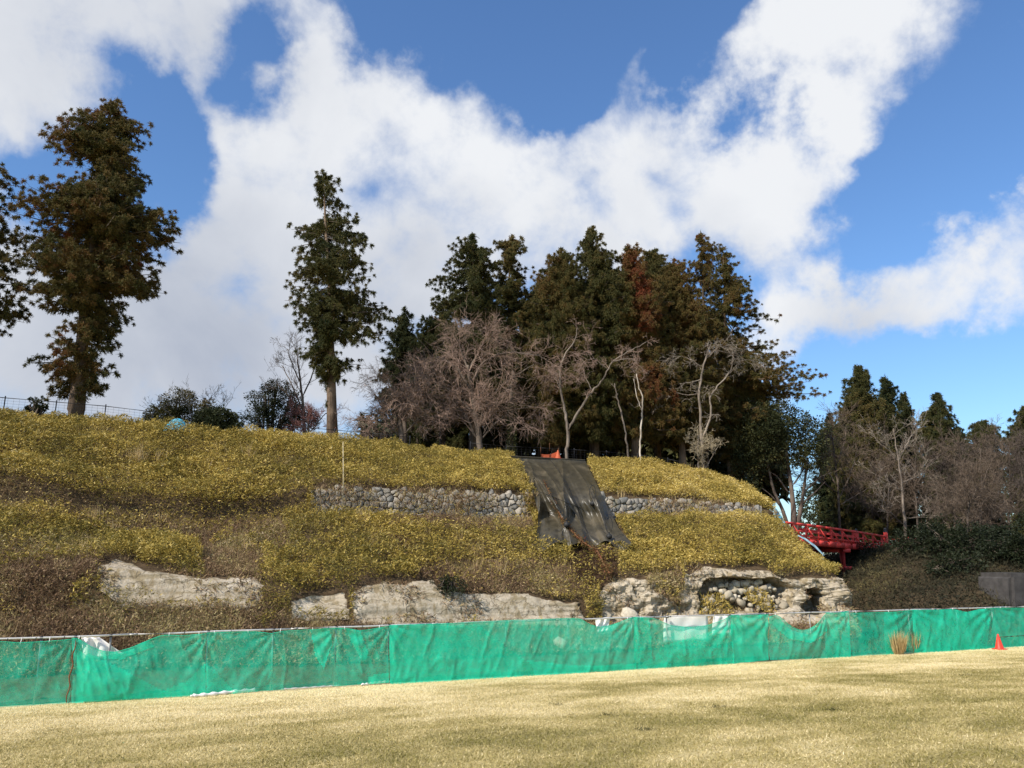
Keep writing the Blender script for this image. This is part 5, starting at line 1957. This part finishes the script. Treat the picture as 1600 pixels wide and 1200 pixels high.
cedar(b, Yof(b), [(360, 912, 936), (375, 900, 952), (400, 895, 960), (450, 888, 968), (520, 880, 975), (590, 880, 980), (650, 885, 975), (690, 895, 965)], 'tallest rounded cedar in the middle of the grove', trunk_r=.38, dens=1.3, tint=.33, spread=.12, group=G, seed=9, lean=925)
b = foot(992, 19)
cedar(b, Yof(b), [(386, 974, 1000), (400, 966, 1010), (440, 965, 1025), (500, 960, 1035), (560, 962, 1045), (620, 965, 1050), (680, 975, 1040)], 'cedar with a streak of dead red foliage', trunk_r=.34, dens=1.2, tint=.46, spread=.14, group=G, seed=10, lean=986,
      rust=[(990, 405, 22, 25, .32), (1003, 450, 14, 28, .42), (1012, 500, 16, 22, .4), (1020, 590, 18, 30, .25), (1050, 620, 14, 18, .3)])
b = foot(1028, 23)
cedar(b, Yof(b), [(392, 1008, 1032), (410, 1000, 1045), (460, 998, 1060), (530, 1000, 1075), (600, 1000, 1080), (680, 1010, 1070)], 'olive cedar right of the red streaked one', trunk_r=.34, dens=1.15, tint=.38, spread=.12, group=G, seed=11, lean=1020)
b = foot(1066, 20)
cedar(b, Yof(b), [(408, 1040, 1068), (425, 1032, 1082), (460, 1028, 1092), (520, 1025, 1105), (580, 1022, 1110), (640, 1025, 1110), (690, 1035, 1100)], 'golden olive cedar at the right of the dense grove', trunk_r=.34, dens=1.15, tint=.46, spread=.10, group=G, seed=12, lean=1056)
b = foot(1100, 24)
cedar(b, Yof(b), [(362, 1090, 1104), (385, 1078, 1118), (420, 1075, 1122), (460, 1080, 1125), (500, 1085, 1135), (560, 1085, 1140), (640, 1085, 1145)], 'left of the two thin spiky cedars with lacy tops', trunk_r=.28, dens=0.55, tint=.46, spread=.12, bark='bark_dark', group=G, seed=13, gap=.31, clump=.36, lean=1097)
b = foot(1139, 21)
cedar(b, Yof(b), [(385, 1122, 1140), (410, 1118, 1152), (440, 1115, 1162), (470, 1118, 1178), (500, 1120, 1196), (520, 1122, 1200), (545, 1125, 1215), (565, 1125, 1222), (585, 1125, 1248), (605, 1128, 1240), (625, 1125, 1205), (680, 1120, 1180), (720, 1125, 1170)], 'right of the two thin spiky cedars, with a long drooping bough', trunk_r=.36, dens=0.6, tint=.46, spread=.12, bark='bark', group=G, seed=14, gap=.27, clump=.38, lean=1130)
# deeper trees close the grove
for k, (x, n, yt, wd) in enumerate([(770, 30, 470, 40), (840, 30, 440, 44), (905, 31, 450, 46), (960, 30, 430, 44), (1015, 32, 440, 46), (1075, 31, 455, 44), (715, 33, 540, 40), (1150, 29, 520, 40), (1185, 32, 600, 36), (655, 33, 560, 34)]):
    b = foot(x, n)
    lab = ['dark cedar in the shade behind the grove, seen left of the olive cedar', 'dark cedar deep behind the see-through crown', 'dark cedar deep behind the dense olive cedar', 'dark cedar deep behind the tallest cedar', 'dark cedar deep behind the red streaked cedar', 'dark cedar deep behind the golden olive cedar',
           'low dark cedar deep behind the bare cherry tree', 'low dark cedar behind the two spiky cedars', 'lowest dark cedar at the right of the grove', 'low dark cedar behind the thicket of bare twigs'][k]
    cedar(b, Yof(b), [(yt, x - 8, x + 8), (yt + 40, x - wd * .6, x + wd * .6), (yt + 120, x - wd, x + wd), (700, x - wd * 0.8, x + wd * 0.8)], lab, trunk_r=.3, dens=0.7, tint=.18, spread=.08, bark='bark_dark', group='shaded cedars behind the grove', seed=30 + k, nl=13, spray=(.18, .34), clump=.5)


# -- leafy evergreens and shrubs
def leafy(base, Yd, lobes, label, name, cat, mat='broad', tint=.4, spread=.2, n_per=90, clump=.34, trunks=None, bark='bark_dark', leaf=(.07, .15), group=None, seed=0, wr=.5):
    """lobes: [(px, py, rx, ry)] ellipses of foliage in the photograph at distance Yd"""
    rs = np.random.default_rng(seed + 77)
    root = thing(name, tuple(base), label, cat, group)
    sc = Yd / FPX
    cen, rads, outs = [], [], []
    segs = []
    for (x, y, rx_, ry_) in lobes:
        c_ = at_y(x, y, Yd)
        ex = np.array([rx_ * sc, 0.5 * (rx_ + ry_) * sc, ry_ * sc])
        kk = int(max(12, 1.6 * n_per * (ex[0] * ex[2]) / 1.2))
        d = rs.normal(size=(kk, 3))
        d /= np.linalg.norm(d, axis=1, keepdims=True)
        r_ = rs.random(kk) ** 0.33
        P_ = c_ + d * r_[:, None] * ex
        cen.append(P_)
        rads.append(clump * rs.uniform(.5, 1.1, kk) * min(1, ex[0] * 1.2 + .3))
        outs.append(d)
        for j in range(min(9, kk)):
            segs.append((base, c_, P_[j]))
    cen, rads, outs = np.concatenate(cen), np.concatenate(rads), np.concatenate(outs)
    nl = 30
    V, F = clump_leaves(cen, rads, nl, outs, leaf[0], leaf[1], wr, .8, .1)
    tc = tint + spread * 1.6 * fbm(cen * 0.8 + seed, 3) + rs.normal(0, spread * .4, len(cen))
    tl = np.repeat(tc, nl) + rng.normal(0, 0.08, len(cen) * nl)
    tag(mesh_obj('crown', V, F, M[mat], root, attrs={'tint': np.repeat(np.clip(tl, 0, 1), 4)}), kind='stuff')
    parts = []
    if trunks:
        for (pts, r0, r1) in trunks:
            P_ = np.array([at_y(x, y, Yd) for x, y in pts])
            tt = np.linspace(0, 1, 12)
            Q = np.stack([np.interp(tt, np.linspace(0, 1, len(P_)), P_[:, a_]) for a_ in range(3)], -1)
            parts.append(poly_tube(Q, np.linspace(r0, r1, 12), 7, True, .2))
    else:
        for (b_, c_, q_) in segs:
            mid_ = (np.array(b_) + c_) / 2 + rs.normal(0, .1, 3)
            parts.append(poly_tube([np.array(b_) - np.array([0, 0, .1]), mid_, c_ + rs.normal(0, .1, 3), q_], [.05, .04, .025, .01], 5))
    V, F = join(parts)
    mesh_obj('trunk', V, F, M[bark], root, smooth=True)
    return root


b = foot(338, 15.4)
leafy(b, Yof(b), [(335, 660, 33, 24), (352, 668, 24, 18), (320, 668, 18, 16)], 'round dark green shrub on the brow beside the blue sheet', 'round_shrub', 'shrub', tint=.3, n_per=230, clump=.2, leaf=(.07, .15), seed=1)
b = foot(56, 15.3)
leafy(b, Yof(b), [(55, 632, 14, 14), (48, 640, 8, 6), (64, 636, 8, 8)], 'small dark leafy shrub behind the wire fence at the left', 'small_shrub', 'shrub', tint=.25, n_per=50, clump=.12, leaf=(.07, .13), seed=2)
b = foot(705, 9.0) if False else hill_at(705, 918)
leafy(b, Yof(b) - .5, [(705, 914, 26, 13), (690, 910, 14, 9)], 'dark green bush clinging above the middle sandstone face', 'rock_bush', 'shrub', tint=.35, n_per=110, clump=.16, leaf=(.05, .10), seed=3)
b = foot(272, 24)
leafy(b, Yof(b), [(278, 628, 26, 20), (258, 650, 30, 18), (285, 655, 30, 20), (240, 660, 18, 12)], 'rounded dark conifer behind the brow at the left', 'rounded_conifer', 'tree', mat='cedar', tint=.35, spread=.15, n_per=120, clump=.26, seed=4)
b = foot(325, 27)
leafy(b, Yof(b), [(324, 638, 16, 14), (322, 660, 20, 20)], 'small domed conifer between the rounded conifer and the shrub', 'domed_conifer', 'tree', mat='cedar', tint=.45, spread=.15, n_per=110, clump=.24, seed=5)
b = foot(418, 25)
leafy(b, Yof(b), [(418, 622, 30, 16), (432, 605, 22, 12), (402, 650, 28, 20), (440, 650, 34, 22), (470, 655, 26, 18), (455, 625, 20, 14)], 'dark broad evergreen tree left of the lone cedar', 'evergreen_tree', 'tree', tint=.2, n_per=80, clump=.3, seed=6)
# domed evergreen at the hill end with dark leaning stems
b = at_y(1242, 815, 52.0)
b[2] = 3.3
leafy(b, 52.0, [(1190, 660, 40, 34), (1225, 660, 40, 30), (1262, 680, 34, 30), (1180, 710, 30, 30), (1232, 705, 34, 26), (1270, 715, 26, 20), (1200, 690, 40, 26), (1160, 690, 26, 40), (1165, 740, 22, 30)], 'domed evergreen tree on dark leaning stems at the hill end', 'domed_evergreen', 'tree', tint=.55, spread=.25, n_per=40, clump=.42, leaf=(.10, .20), seed=7,
      trunks=[([(1240, 845), (1240, 800), (1236, 760), (1228, 700)], .22, .08), ([(1238, 845), (1224, 800), (1208, 765), (1196, 710)], .14, .06), ([(1242, 845), (1250, 800), (1256, 765), (1262, 715)], .16, .06),
              ([(1232, 770), (1215, 745), (1200, 735)], .06, .02), ([(1250, 790), (1275, 768), (1290, 752)], .07, .02), ([(1255, 770), (1282, 745), (1300, 738)], .06, .02), ([(1238, 760), (1255, 735), (1262, 700)], .06, .02), ([(1226, 800), (1206, 775), (1190, 762)], .06, .02)])

# -- conifers beyond the bridge
G2 = 'conifers beyond the gully'
for k, (x, Y, prof, lab, tn, dn) in enumerate([
        (1352, 72, [(572, 1338, 1348), (590, 1325, 1362), (620, 1315, 1372), (660, 1308, 1390), (700, 1302, 1402), (740, 1300, 1405), (838, 1310, 1400)], 'pyramid shaped conifer beyond the bridge, tallest there', .38, 1.3),
        (1396, 78, [(590, 1378, 1390), (610, 1372, 1402), (650, 1372, 1415), (700, 1370, 1425), (835, 1375, 1420)], 'slim conifer just right of the pyramid shaped one', .25, 1.1),
        (1420, 82, [(614, 1410, 1418), (640, 1400, 1428), (690, 1395, 1440), (835, 1400, 1440)], 'pointed conifer between the slim and the broad one', .22, 1.0),
        (1472, 74, [(613, 1456, 1470), (630, 1448, 1478), (645, 1444, 1492), (670, 1438, 1500), (710, 1435, 1510), (835, 1440, 1510)], 'broad conifer with ragged boughs at the right', .22, 1.1),
        (1535, 84, [(660, 1520, 1550), (680, 1508, 1562), (720, 1500, 1572), (835, 1505, 1570)], 'low conifer among bare trees at the right', .35, .9),
        (1604, 76, [(638, 1590, 1612), (665, 1578, 1630), (700, 1574, 1640), (740, 1580, 1640), (835, 1585, 1640)], 'conifer at the right edge of the picture', .30, 1.0),
        (1300, 88, [(650, 1290, 1300), (680, 1280, 1315), (740, 1272, 1325), (840, 1275, 1325)], 'dark conifer behind the bridge at the hill end', .15, 1.0),
        (1500, 92, [(672, 1488, 1506), (700, 1478, 1518), (835, 1475, 1525)], 'far conifer right of the broad one', .25, .9)]):
    b = at_y(x, 845, Y)
    b[2] = 4.6 if Y > 60 else 4.0
    cedar(b, Y, prof, lab, name='conifer', trunk_r=.32, dens=dn * 1.05, tint=tn * .8, spread=.14, bark='bark_dark', group=G2, seed=60 + k, nl=20, clump=.55, spray=(.2, .4), gap=.12)


# -- bare trees
def grow(segs, p_, d_, L, r, level, rs, prm):
    if level >= prm['levels']:
        dd = d_ / np.linalg.norm(d_)
        segs.append((p_, p_ + dd * L, r, -1.0))
        return
    n_ = 3 if level < prm['levels'] - 1 else 2
    pts = [p_]
    dd = d_ / np.linalg.norm(d_)
    for k in range(n_):
        dd = dd + rs.normal(0, prm['wob'], 3) + np.array([0, 0, prm['lift'] * (1 if level < 2 else prm.get('lift2', 1))])
        dd /= np.linalg.norm(dd)
        q_ = pts[-1] + dd * L / n_
        rr0, rr1 = r * (1 - 0.6 * k / n_), r * (1 - 0.6 * (k + 1) / n_)
        segs.append((pts[-1], q_, rr0, max(rr1, prm['rmin'])))
        pts.append(q_)
    if level >= prm['levels']:
        return
    nc = prm['kids'][level]
    for c_ in range(nc):
        f = rs.uniform(0.25, 1.0)
        i = min(int(f * n_), n_ - 1)
        q_ = pts[i] + (pts[i + 1] - pts[i]) * (f * n_ - i)
        nd = dd * prm['fwd'] + rs.normal(0, 1, 3) * prm['spr']
        nd[2] += prm['up']
        grow(segs, q_, nd, L * rs.uniform(*prm['len']), max(r * 0.5, prm['rmin']), level + 1, rs, prm)


def bare(base, Yd, limbs, label, bark, twig, prm, name='bare_tree', group=None, seed=0, per=7, L0=1.2, cat='tree'):
    """limbs: [(points in the photograph, r0, r1)] at distance Yd"""
    rs = np.random.default_rng(seed + 200)
    P0 = dict(levels=3, kids=(5, 4, 3), wob=.16, lift=.03, rmin=.006, fwd=.8, spr=.55, up=.15, len=(.45, .75))
    P0.update(prm)
    root = thing(name, tuple(base), label, cat, group)
    parts, segs = [], []
    for li, (pts, r0, r1) in enumerate(limbs):
        dep = rs.uniform(-.9, .9) if li else 0
        P_ = np.array([at_y(x, y, Yd + dep * k / max(1, len(pts) - 1)) for k, (x, y) in enumerate(pts)])
        tt = np.linspace(0, 1, 4 * len(P_))
        Q = np.stack([np.interp(tt, np.linspace(0, 1, len(P_)), P_[:, a_]) for a_ in range(3)], -1)
        Q[1:-1] = (Q[:-2] + 2 * Q[1:-1] + Q[2:]) / 4
        Q += rs.normal(0, .02, Q.shape)
        if li == 0:
            Q[0] = np.array(base) - np.array([0, 0, .3])
        rad = np.linspace(r0, r1, len(Q))
        parts.append(poly_tube(Q, rad, 7, True, .25))
        lo = .45 if li == 0 else .2
        for k in range(per):
            f = rs.uniform(lo, 1.0) if k else 1.0
            i = min(int(f * (len(Q) - 1)), len(Q) - 2)
            d_ = Q[i + 1] - Q[i]
            d_ = d_ / np.linalg.norm(d_) * P0['fwd'] + rs.normal(0, 1, 3) * P0['spr'] + np.array([0, 0, P0['up']])
            grow(segs, Q[i], d_, L0 * rs.uniform(.6, 1.15), max(rad[i] * .45, .012), 0, rs, P0)
    V, F = join(parts)
    mesh_obj('trunk', V, F, M[bark], root, smooth=True)
    if segs:
        a_ = np.array([s_[0] for s_ in segs]), np.array([s_[1] for s_ in segs]), np.array([s_[2] for s_ in segs]), np.array([s_[3] for s_ in segs])
        tip = a_[3] < 0
        V1, F1 = seg_tubes(*[q_[~tip] for q_ in a_], 3)
        dv = a_[1][tip] - a_[0][tip]
        V2, F2 = sprays(a_[0][tip], dv, np.linalg.norm(dv, axis=1), np.full(tip.sum(), P0['rmin'] * 2.1))
        V, F = join([(V1, F1), (V2, F2)])
        tag(mesh_obj('twigs', V, F, M[twig], root), kind='stuff')
    return root


b = foot(630, 16.8)
bare(b, Yof(b), [([(628, 705), (626, 670), (625, 640), (630, 605)], .16, .06), ([(626, 668), (600, 640), (585, 615)], .06, .03), ([(626, 660), (650, 635), (672, 600)], .06, .03), ([(626, 665), (610, 620), (605, 590)], .05, .02), ([(628, 650), (645, 610), (650, 580)], .05, .02),
                 ([(628, 685), (600, 660), (570, 655)], .05, .02), ([(628, 680), (655, 655), (680, 650)], .05, .02), ([(626, 690), (585, 680), (560, 690)], .04, .02)],
     'dense thicket of brown weeping twigs beside the cherry tree', 'bark_dark', 'twig_pink', dict(kids=(6, 5, 4), up=-.05, lift=-.05, lift2=1.2, spr=.7, wob=.24, rmin=.006), name='weeping_tree', seed=1, per=11, L0=1.1)
b = foot(748, 16.6)
bare(b, Yof(b), [([(750, 712), (748, 680), (742, 640), (735, 600), (730, 570)], .19, .07), ([(748, 670), (755, 640), (775, 610), (800, 590), (835, 570)], .07, .03), ([(742, 650), (715, 620), (690, 600), (665, 595)], .07, .03), ([(736, 610), (715, 575), (690, 560), (660, 570)], .07, .03),
                 ([(735, 600), (755, 565), (790, 550), (840, 555), (858, 565)], .07, .03), ([(732, 580), (722, 550), (715, 530)], .06, .02), ([(732, 580), (750, 545), (765, 525)], .06, .02), ([(747, 690), (728, 650), (712, 630)], .07, .03), ([(750, 690), (775, 660), (805, 640), (830, 635)], .05, .02), ([(752, 685), (780, 630), (790, 610)], .04, .02)],
     'umbrella shaped bare cherry tree on the brow', 'bark_dark', 'twig_pink', dict(kids=(6, 5, 3), up=-.10, lift=-.02, spr=.5, wob=.15, len=(.55, .85)), name='cherry_tree', seed=2, per=9, L0=1.25)
b = foot(884, 15.2)
bare(b, Yof(b), [([(884, 724), (886, 700), (888, 670), (882, 640), (876, 610), (874, 580), (882, 555), (900, 530), (902, 512)], .10, .02), ([(888, 672), (905, 640), (925, 612), (945, 590), (955, 565), (985, 548), (1010, 535)], .075, .018), ([(925, 612), (915, 590), (910, 575)], .03, .01), ([(950, 578), (930, 560), (915, 562)], .03, .012), ([(955, 565), (985, 560), (998, 568)], .03, .012), ([(876, 610), (868, 590), (872, 575)], .025, .01)],
     'forked bare tree standing at the top of the tarpaulin', 'bark_grey', 'twig_pink', dict(kids=(5, 4, 3), up=-.05, lift=-.03, wob=.2), name='forked_tree', seed=3, per=7, L0=.8)
b = foot(1001, 15.3)
bare(b, Yof(b), [([(1000, 722), (1000, 685), (1003, 650), (1005, 625), (998, 605), (995, 585)], .055, .03), ([(1003, 640), (995, 620), (990, 590)], .03, .01)], 'thin pale dead stem before the red streaked cedar', 'bark_pale', 'twig_grey', dict(kids=(2, 2, 2)), name='dead_stem', seed=4, per=2, L0=.5)
b = foot(978, 16.4)
bare(b, Yof(b), [([(982, 722), (978, 680), (972, 650), (966, 625), (960, 600)], .06, .03)], 'thin grey leaning stem left of the pale dead stem', 'bark_grey', 'twig_grey', dict(kids=(2, 2, 2)), name='leaning_stem', seed=5, per=2, L0=.6)
b = foot(1098, 15.6)
bare(b, Yof(b), [([(1100, 735), (1096, 700), (1094, 650), (1092, 610), (1098, 575), (1110, 540)], .11, .04), ([(1096, 690), (1112, 650), (1108, 620), (1125, 600), (1142, 580), (1145, 560)], .07, .025), ([(1092, 615), (1075, 618), (1050, 612), (1035, 618)], .045, .015), ([(1098, 575), (1075, 560), (1060, 556)], .035, .012), ([(1110, 545), (1135, 550), (1160, 560), (1180, 565)], .04, .015), ([(1105, 560), (1125, 540), (1140, 545)], .04, .015)],
     'bare grey tree with pale sweeping boughs at the right of the grove', 'bark_grey', 'twig_grey', dict(kids=(4, 4, 3), up=-.05, lift=-.02, wob=.2), name='sweeping_tree', seed=6, per=6, L0=.95)
b = foot(1090, 15.0)
bare(b, Yof(b), [([(1092, 735), (1090, 705), (1092, 680)], .04, .02), ([(1092, 720), (1080, 690)], .03, .01), ([(1092, 720), (1110, 690)], .03, .01), ([(1100, 735), (1120, 700)], .03, .01)], 'tangle of tan twigs at the foot of the sweeping tree', 'bark_grey', 'twig_tan', dict(kids=(5, 4, 3), wob=.25, spr=.7), name='twig_bush', seed=7, per=6, L0=.7, cat='shrub')
b = foot(470, 23)
bare(b, Yof(b), [([(478, 700), (474, 650), (470, 600), (465, 560)], .12, .03), ([(474, 640), (455, 600), (440, 570)], .05, .02), ([(472, 620), (490, 580), (500, 555)], .05, .02), ([(475, 650), (448, 615), (432, 600)], .05, .02), ([(470, 600), (455, 565), (450, 545)], .04, .02)],
     'airy bare tree behind the brow left of the lone cedar', 'bark_dark', 'twig_dark', dict(kids=(4, 4, 3), up=.2, spr=.45), seed=8, per=6, L0=1.3)
b = foot(480, 17.5)
bare(b, Yof(b), [([(482, 700), (482, 670), (480, 650)], .05, .03), ([(482, 680), (462, 655), (450, 650)], .03, .02), ([(482, 680), (500, 655), (510, 645)], .03, .02), ([(482, 690), (455, 675)], .03, .015)], 'low reddish bare shrub left of the lone cedar', 'bark_dark', 'twig_red', dict(kids=(6, 5, 4), spr=.7), name='reddish_shrub', seed=9, per=8, L0=.7, cat='shrub')
b = foot(310, 20)
bare(b, Yof(b), [([(305, 690), (300, 655), (292, 625)], .04, .015), ([(305, 680), (320, 645), (330, 620)], .04, .015), ([(305, 680), (270, 650), (245, 630)], .03, .012), ([(308, 680), (345, 650), (352, 630)], .03, .012)], 'thin bare saplings around the rounded conifer', 'bark_grey', 'twig_grey', dict(kids=(3, 3, 2), up=.3), name='bare_sapling', seed=10, per=5, L0=.9)
# ivy-clad trunk
b = foot(800, 16.2)
iv_t = thing('ivy_trunk', tuple(b), 'ivy covered trunk on the brow left of the tarpaulin top', 'tree')
V, F = poly_tube(trunk_path(b - np.array([0, 0, .3]), b + np.array([.05, 0, 5.2])), np.linspace(.14, .07, 14), 8, True, .2)
mesh_obj('trunk', V, F, M['bark_dark'], iv_t, smooth=True)
q = 2600
hh = rng.random(q) ** 1.3 * 3.4
an = rng.random(q) * 2 * math.pi
C = np.stack([b[0] + np.cos(an) * .17, b[1] + np.sin(an) * .17, b[2] + hh], -1) + rng.normal(0, .035, (q, 3))
D = np.stack([np.cos(an), np.sin(an), -.6 + 0 * an], -1) + rng.normal(0, .4, (q, 3))
L = rng.uniform(.06, .12, q)
V, F = leaves(C, D, L, L * .7)
mesh_obj('ivy', V, F, M['broad'], iv_t, attrs={'tint': np.repeat(rng.uniform(.2, 1, q), 4)})

# right of the gully
def bankfoot(px, Y, z=None):
    p_ = at_y(px, 850, Y)
    p_[2] = 4.3 if z is None else z
    return p_


bare(bankfoot(1312, 60, 3.6), 60, [([(1312, 830), (1310, 770), (1305, 720), (1300, 680)], .10, .04), ([(1310, 780), (1330, 740), (1340, 700)], .06, .02), ([(1308, 760), (1285, 720), (1278, 690)], .06, .02), ([(1306, 730), (1320, 690), (1322, 668)], .05, .02), ([(1310, 790), (1345, 770), (1360, 760)], .05, .02), ([(1308, 770), (1280, 750), (1262, 745)], .05, .02)],
     'rosy brown bare tree behind the middle of the bridge', 'bark_dark', 'twig_brown', dict(kids=(5, 5, 4), up=.05, rmin=.009), seed=11, per=8, L0=1.7)
bare(bankfoot(1414, 58), 58, [([(1416, 865), (1412, 800), (1408, 750), (1402, 710), (1396, 670)], .12, .03), ([(1410, 770), (1395, 755), (1375, 745)], .04, .015), ([(1408, 755), (1425, 748), (1445, 742)], .04, .015), ([(1404, 720), (1385, 700), (1370, 690)], .04, .015), ([(1404, 715), (1420, 690), (1425, 675)], .04, .015), ([(1412, 810), (1440, 808), (1465, 808)], .03, .012), ([(1412, 820), (1390, 800), (1380, 790)], .03, .012)],
     'tall straight bare grey tree right of the bridge', 'bark_grey', 'twig_grey', dict(kids=(4, 3, 3), up=.15, rmin=.009, spr=.45), seed=12, per=5, L0=1.5)
bare(bankfoot(1440, 64), 64, [([(1436, 860), (1432, 790), (1428, 740)], .10, .04), ([(1430, 760), (1455, 720), (1480, 705)], .06, .02), ([(1430, 755), (1405, 720), (1380, 705)], .06, .02), ([(1430, 750), (1430, 715), (1440, 695)], .05, .02), ([(1432, 790), (1470, 765), (1495, 755)], .05, .02)],
     'spreading bare tree behind the tall straight one', 'bark_dark', 'twig_brown', dict(kids=(5, 4, 4), up=.0, rmin=.009), seed=13, per=8, L0=1.6)
G3 = 'brown bare trees at the right'
labs = ['brown bare tree right of the spreading one', 'brown bare tree with leaning stem at the right', 'brown bare tree nearest the right edge', 'brown bare tree low behind the evergreen bushes', 'brown bare tree cut by the right edge', 'brown bare tree just behind the bridge end']
for k, (x, Y, yt, sp) in enumerate([(1490, 62, 715, 34), (1530, 58, 700, 40), (1575, 62, 700, 36), (1510, 54, 760, 34), (1620, 58, 690, 40), (1385, 66, 740, 26)]):
    bare(bankfoot(x, Y), Y, [([(x, 860), (x + 2, 810), (x + 4, 770), (x + 2, yt)], .11, .03), ([(x + 2, 800), (x + sp * .5, 760), (x + sp * .8, yt + 20)], .06, .02), ([(x + 2, 795), (x - sp * .5, 760), (x - sp * .7, yt + 16)], .06, .02), ([(x + 3, 770), (x + sp * .4, yt + 20), (x + sp * .5, yt)], .05, .02), ([(x, 820), (x - sp, 790)], .04, .02), ([(x, 820), (x + sp, 795)], .04, .02)],
         labs[k], 'bark_dark', 'twig_brown' if k % 2 else 'twig_dark', dict(kids=(5, 5, 4), up=.12, rmin=.009), group=G3, seed=20 + k, per=9, L0=1.7)  # twigs coloured darker in place of shade over the bank
# evergreen bushes on the bank
pbx, pby = project(B2)
# low weeds on the flat between the net and the bank
q = 30000
sg, ng_ = rng.uniform(24, 62, q), rng.uniform(.25, 12, q) ** 1.0
C = from_sn(sg, ng_, 0.03)
hx, hy = project(C)
kp = (hx > 1290) & (hx < 1720)
C = C[kp]
q = len(C)
L = rng.uniform(.12, .5, q)
V, F = sprays(C, rng.normal(size=(q, 3)) * .6 + up * .8, L, np.minimum(L * .3, .05))
o = mesh_obj('verge_weeds', V, F, M['scrub'], attrs={'tint': np.repeat(np.clip(rng.normal(.55, .25, q), 0, 1), 3)})
tag(o, 'weeds on the flat ground behind the right end of the net', 'weeds', kind='stuff')
bk_iv = np.argwhere((pbx > 1250) & (pbx < 1750) & (pby > 800) & (np.arange(len(bv))[None, :] < 50))
bk_kd = KDTree(len(bk_iv))
for k, (i, j) in enumerate(bk_iv):
    bk_kd.insert((pbx[i, j], pby[i, j], 0), k)
bk_kd.balance()


def bank_px(px, py):
    i, j = bk_iv[bk_kd.find((px, py, 0))[1]]
    return B2[i, j].copy()


labs = ['dark evergreen bush beside the bridge end', 'dark evergreen bush second from the bridge', 'dark evergreen bush below the leaning bare tree', 'dark evergreen bush above the concrete block', 'dark evergreen bush at the right edge', 'low dark bush under the bridge deck', 'dark bush midway up the shade-coloured bank']
for k, (x, y, rx_, ry_, Y) in enumerate([(1425, 845, 30, 22, 57), (1470, 840, 34, 30, 55), (1520, 845, 36, 28, 52), (1565, 850, 34, 30, 49), (1610, 845, 34, 40, 47), (1345, 862, 26, 14, 60), (1490, 880, 40, 16, 49)]):
    b = bank_px(x, min(y + ry_, 925))
    Y = float(b[1]) - 0.4
    leafy(b, Y, [(x, y, rx_, ry_), (x - rx_ * .6, y + ry_ * .4, rx_ * .6, ry_ * .6), (x + rx_ * .6, y + ry_ * .3, rx_ * .6, ry_ * .7)], labs[k], 'evergreen_bush', 'bush', tint=.08, spread=.12, n_per=34, clump=.42, leaf=(.10, .20), group='evergreen bushes on the far bank', seed=40 + k)  # very low tint: the bank's shade is put into the leaf colour
# undergrowth of the bank, its shade put into the leaf colours
Pb, Nb, _, _ = sample_grid(B2, np.ones((len(bu) - 1, len(bv) - 1)) * ((np.arange(len(bv) - 1) > 8) & (np.arange(len(bv) - 1) < 50))[None, :], 90000)
bx_, by_ = project(Pb)
k_ = (bx_ > 1270) & (bx_ < 1700)
Pb, Nb, bx_ = Pb[k_], Nb[k_], bx_[k_]
q = len(Pb)
hg = np.clip(.35 + .5 * fbm(Pb * .7, 3), .05, 1.0) * rng.random(q)
C = Pb + up * hg[:, None]
D = rng.normal(size=(q, 3)) + up * .2
tw = rng.random(q) < .35
L = np.where(tw, rng.uniform(.3, .8, q), rng.uniform(.12, .26, q))
V, F = leaves(C, D, L, np.where(tw, .016, L * .35))
tint = .10 + .3 * fbm(Pb * .4 + 5, 3) + rng.normal(0, .14, q) + .25 * np.exp(-((bx_ - 1360) / 45) ** 2)
ug = mesh_obj('undergrowth', V, F, M['scrub'], attrs={'tint': np.repeat(np.clip(tint + .2, 0, 1), 4)})
tag(ug, 'undergrowth in shade-dark colours on the far bank right of the hill', 'undergrowth', kind='stuff')

# woods far behind, read as one mass
def far_mass(x0, x1, Y0, Y1, z0, ytop, n_, tint0, label, size=(.3, .6)):
    xx = rng.uniform(x0, x1, n_)
    Y_ = rng.uniform(Y0, Y1, n_)
    zt = at_y(xx, np.interp(xx, *zip(*ytop)), 0.5 * (Y0 + Y1))[:, 2] + 1.2 * sn2(xx, Y_, .05, 3, 3)
    z_ = z0 + (zt - z0) * rng.random(n_)
    P_ = np.stack([(xx - 800) / FPX * Y_, Y_, z_], -1)
    kp = fbm(P_ * .35, 3) > -.25
    P_ = P_[kp]
    q = len(P_)
    L = rng.uniform(*size, q)
    V, F = sprays(P_, rng.normal(size=(q, 3)), L, L * .5)
    o = mesh_obj('woodland', V, F, M['cedar'], attrs={'tint': np.repeat(np.clip(tint0 + .2 * fbm(P_ * .2, 3) + rng.normal(0, .08, q), 0, 1), 3)})
    tag(o, label, 'woodland', kind='stuff')


far_mass(1240, 1760, 96, 108, 4.0, [(1240, 770), (1330, 745), (1500, 735), (1760, 740)], 26000, .15, 'distant dark woods behind the bare trees at the right')
far_mass(560, 1230, 60, 66, 8.0, [(560, 660), (700, 640), (1100, 620), (1230, 660)], 34000, .15, 'dark woods behind the cedar grove', (.45, .9))
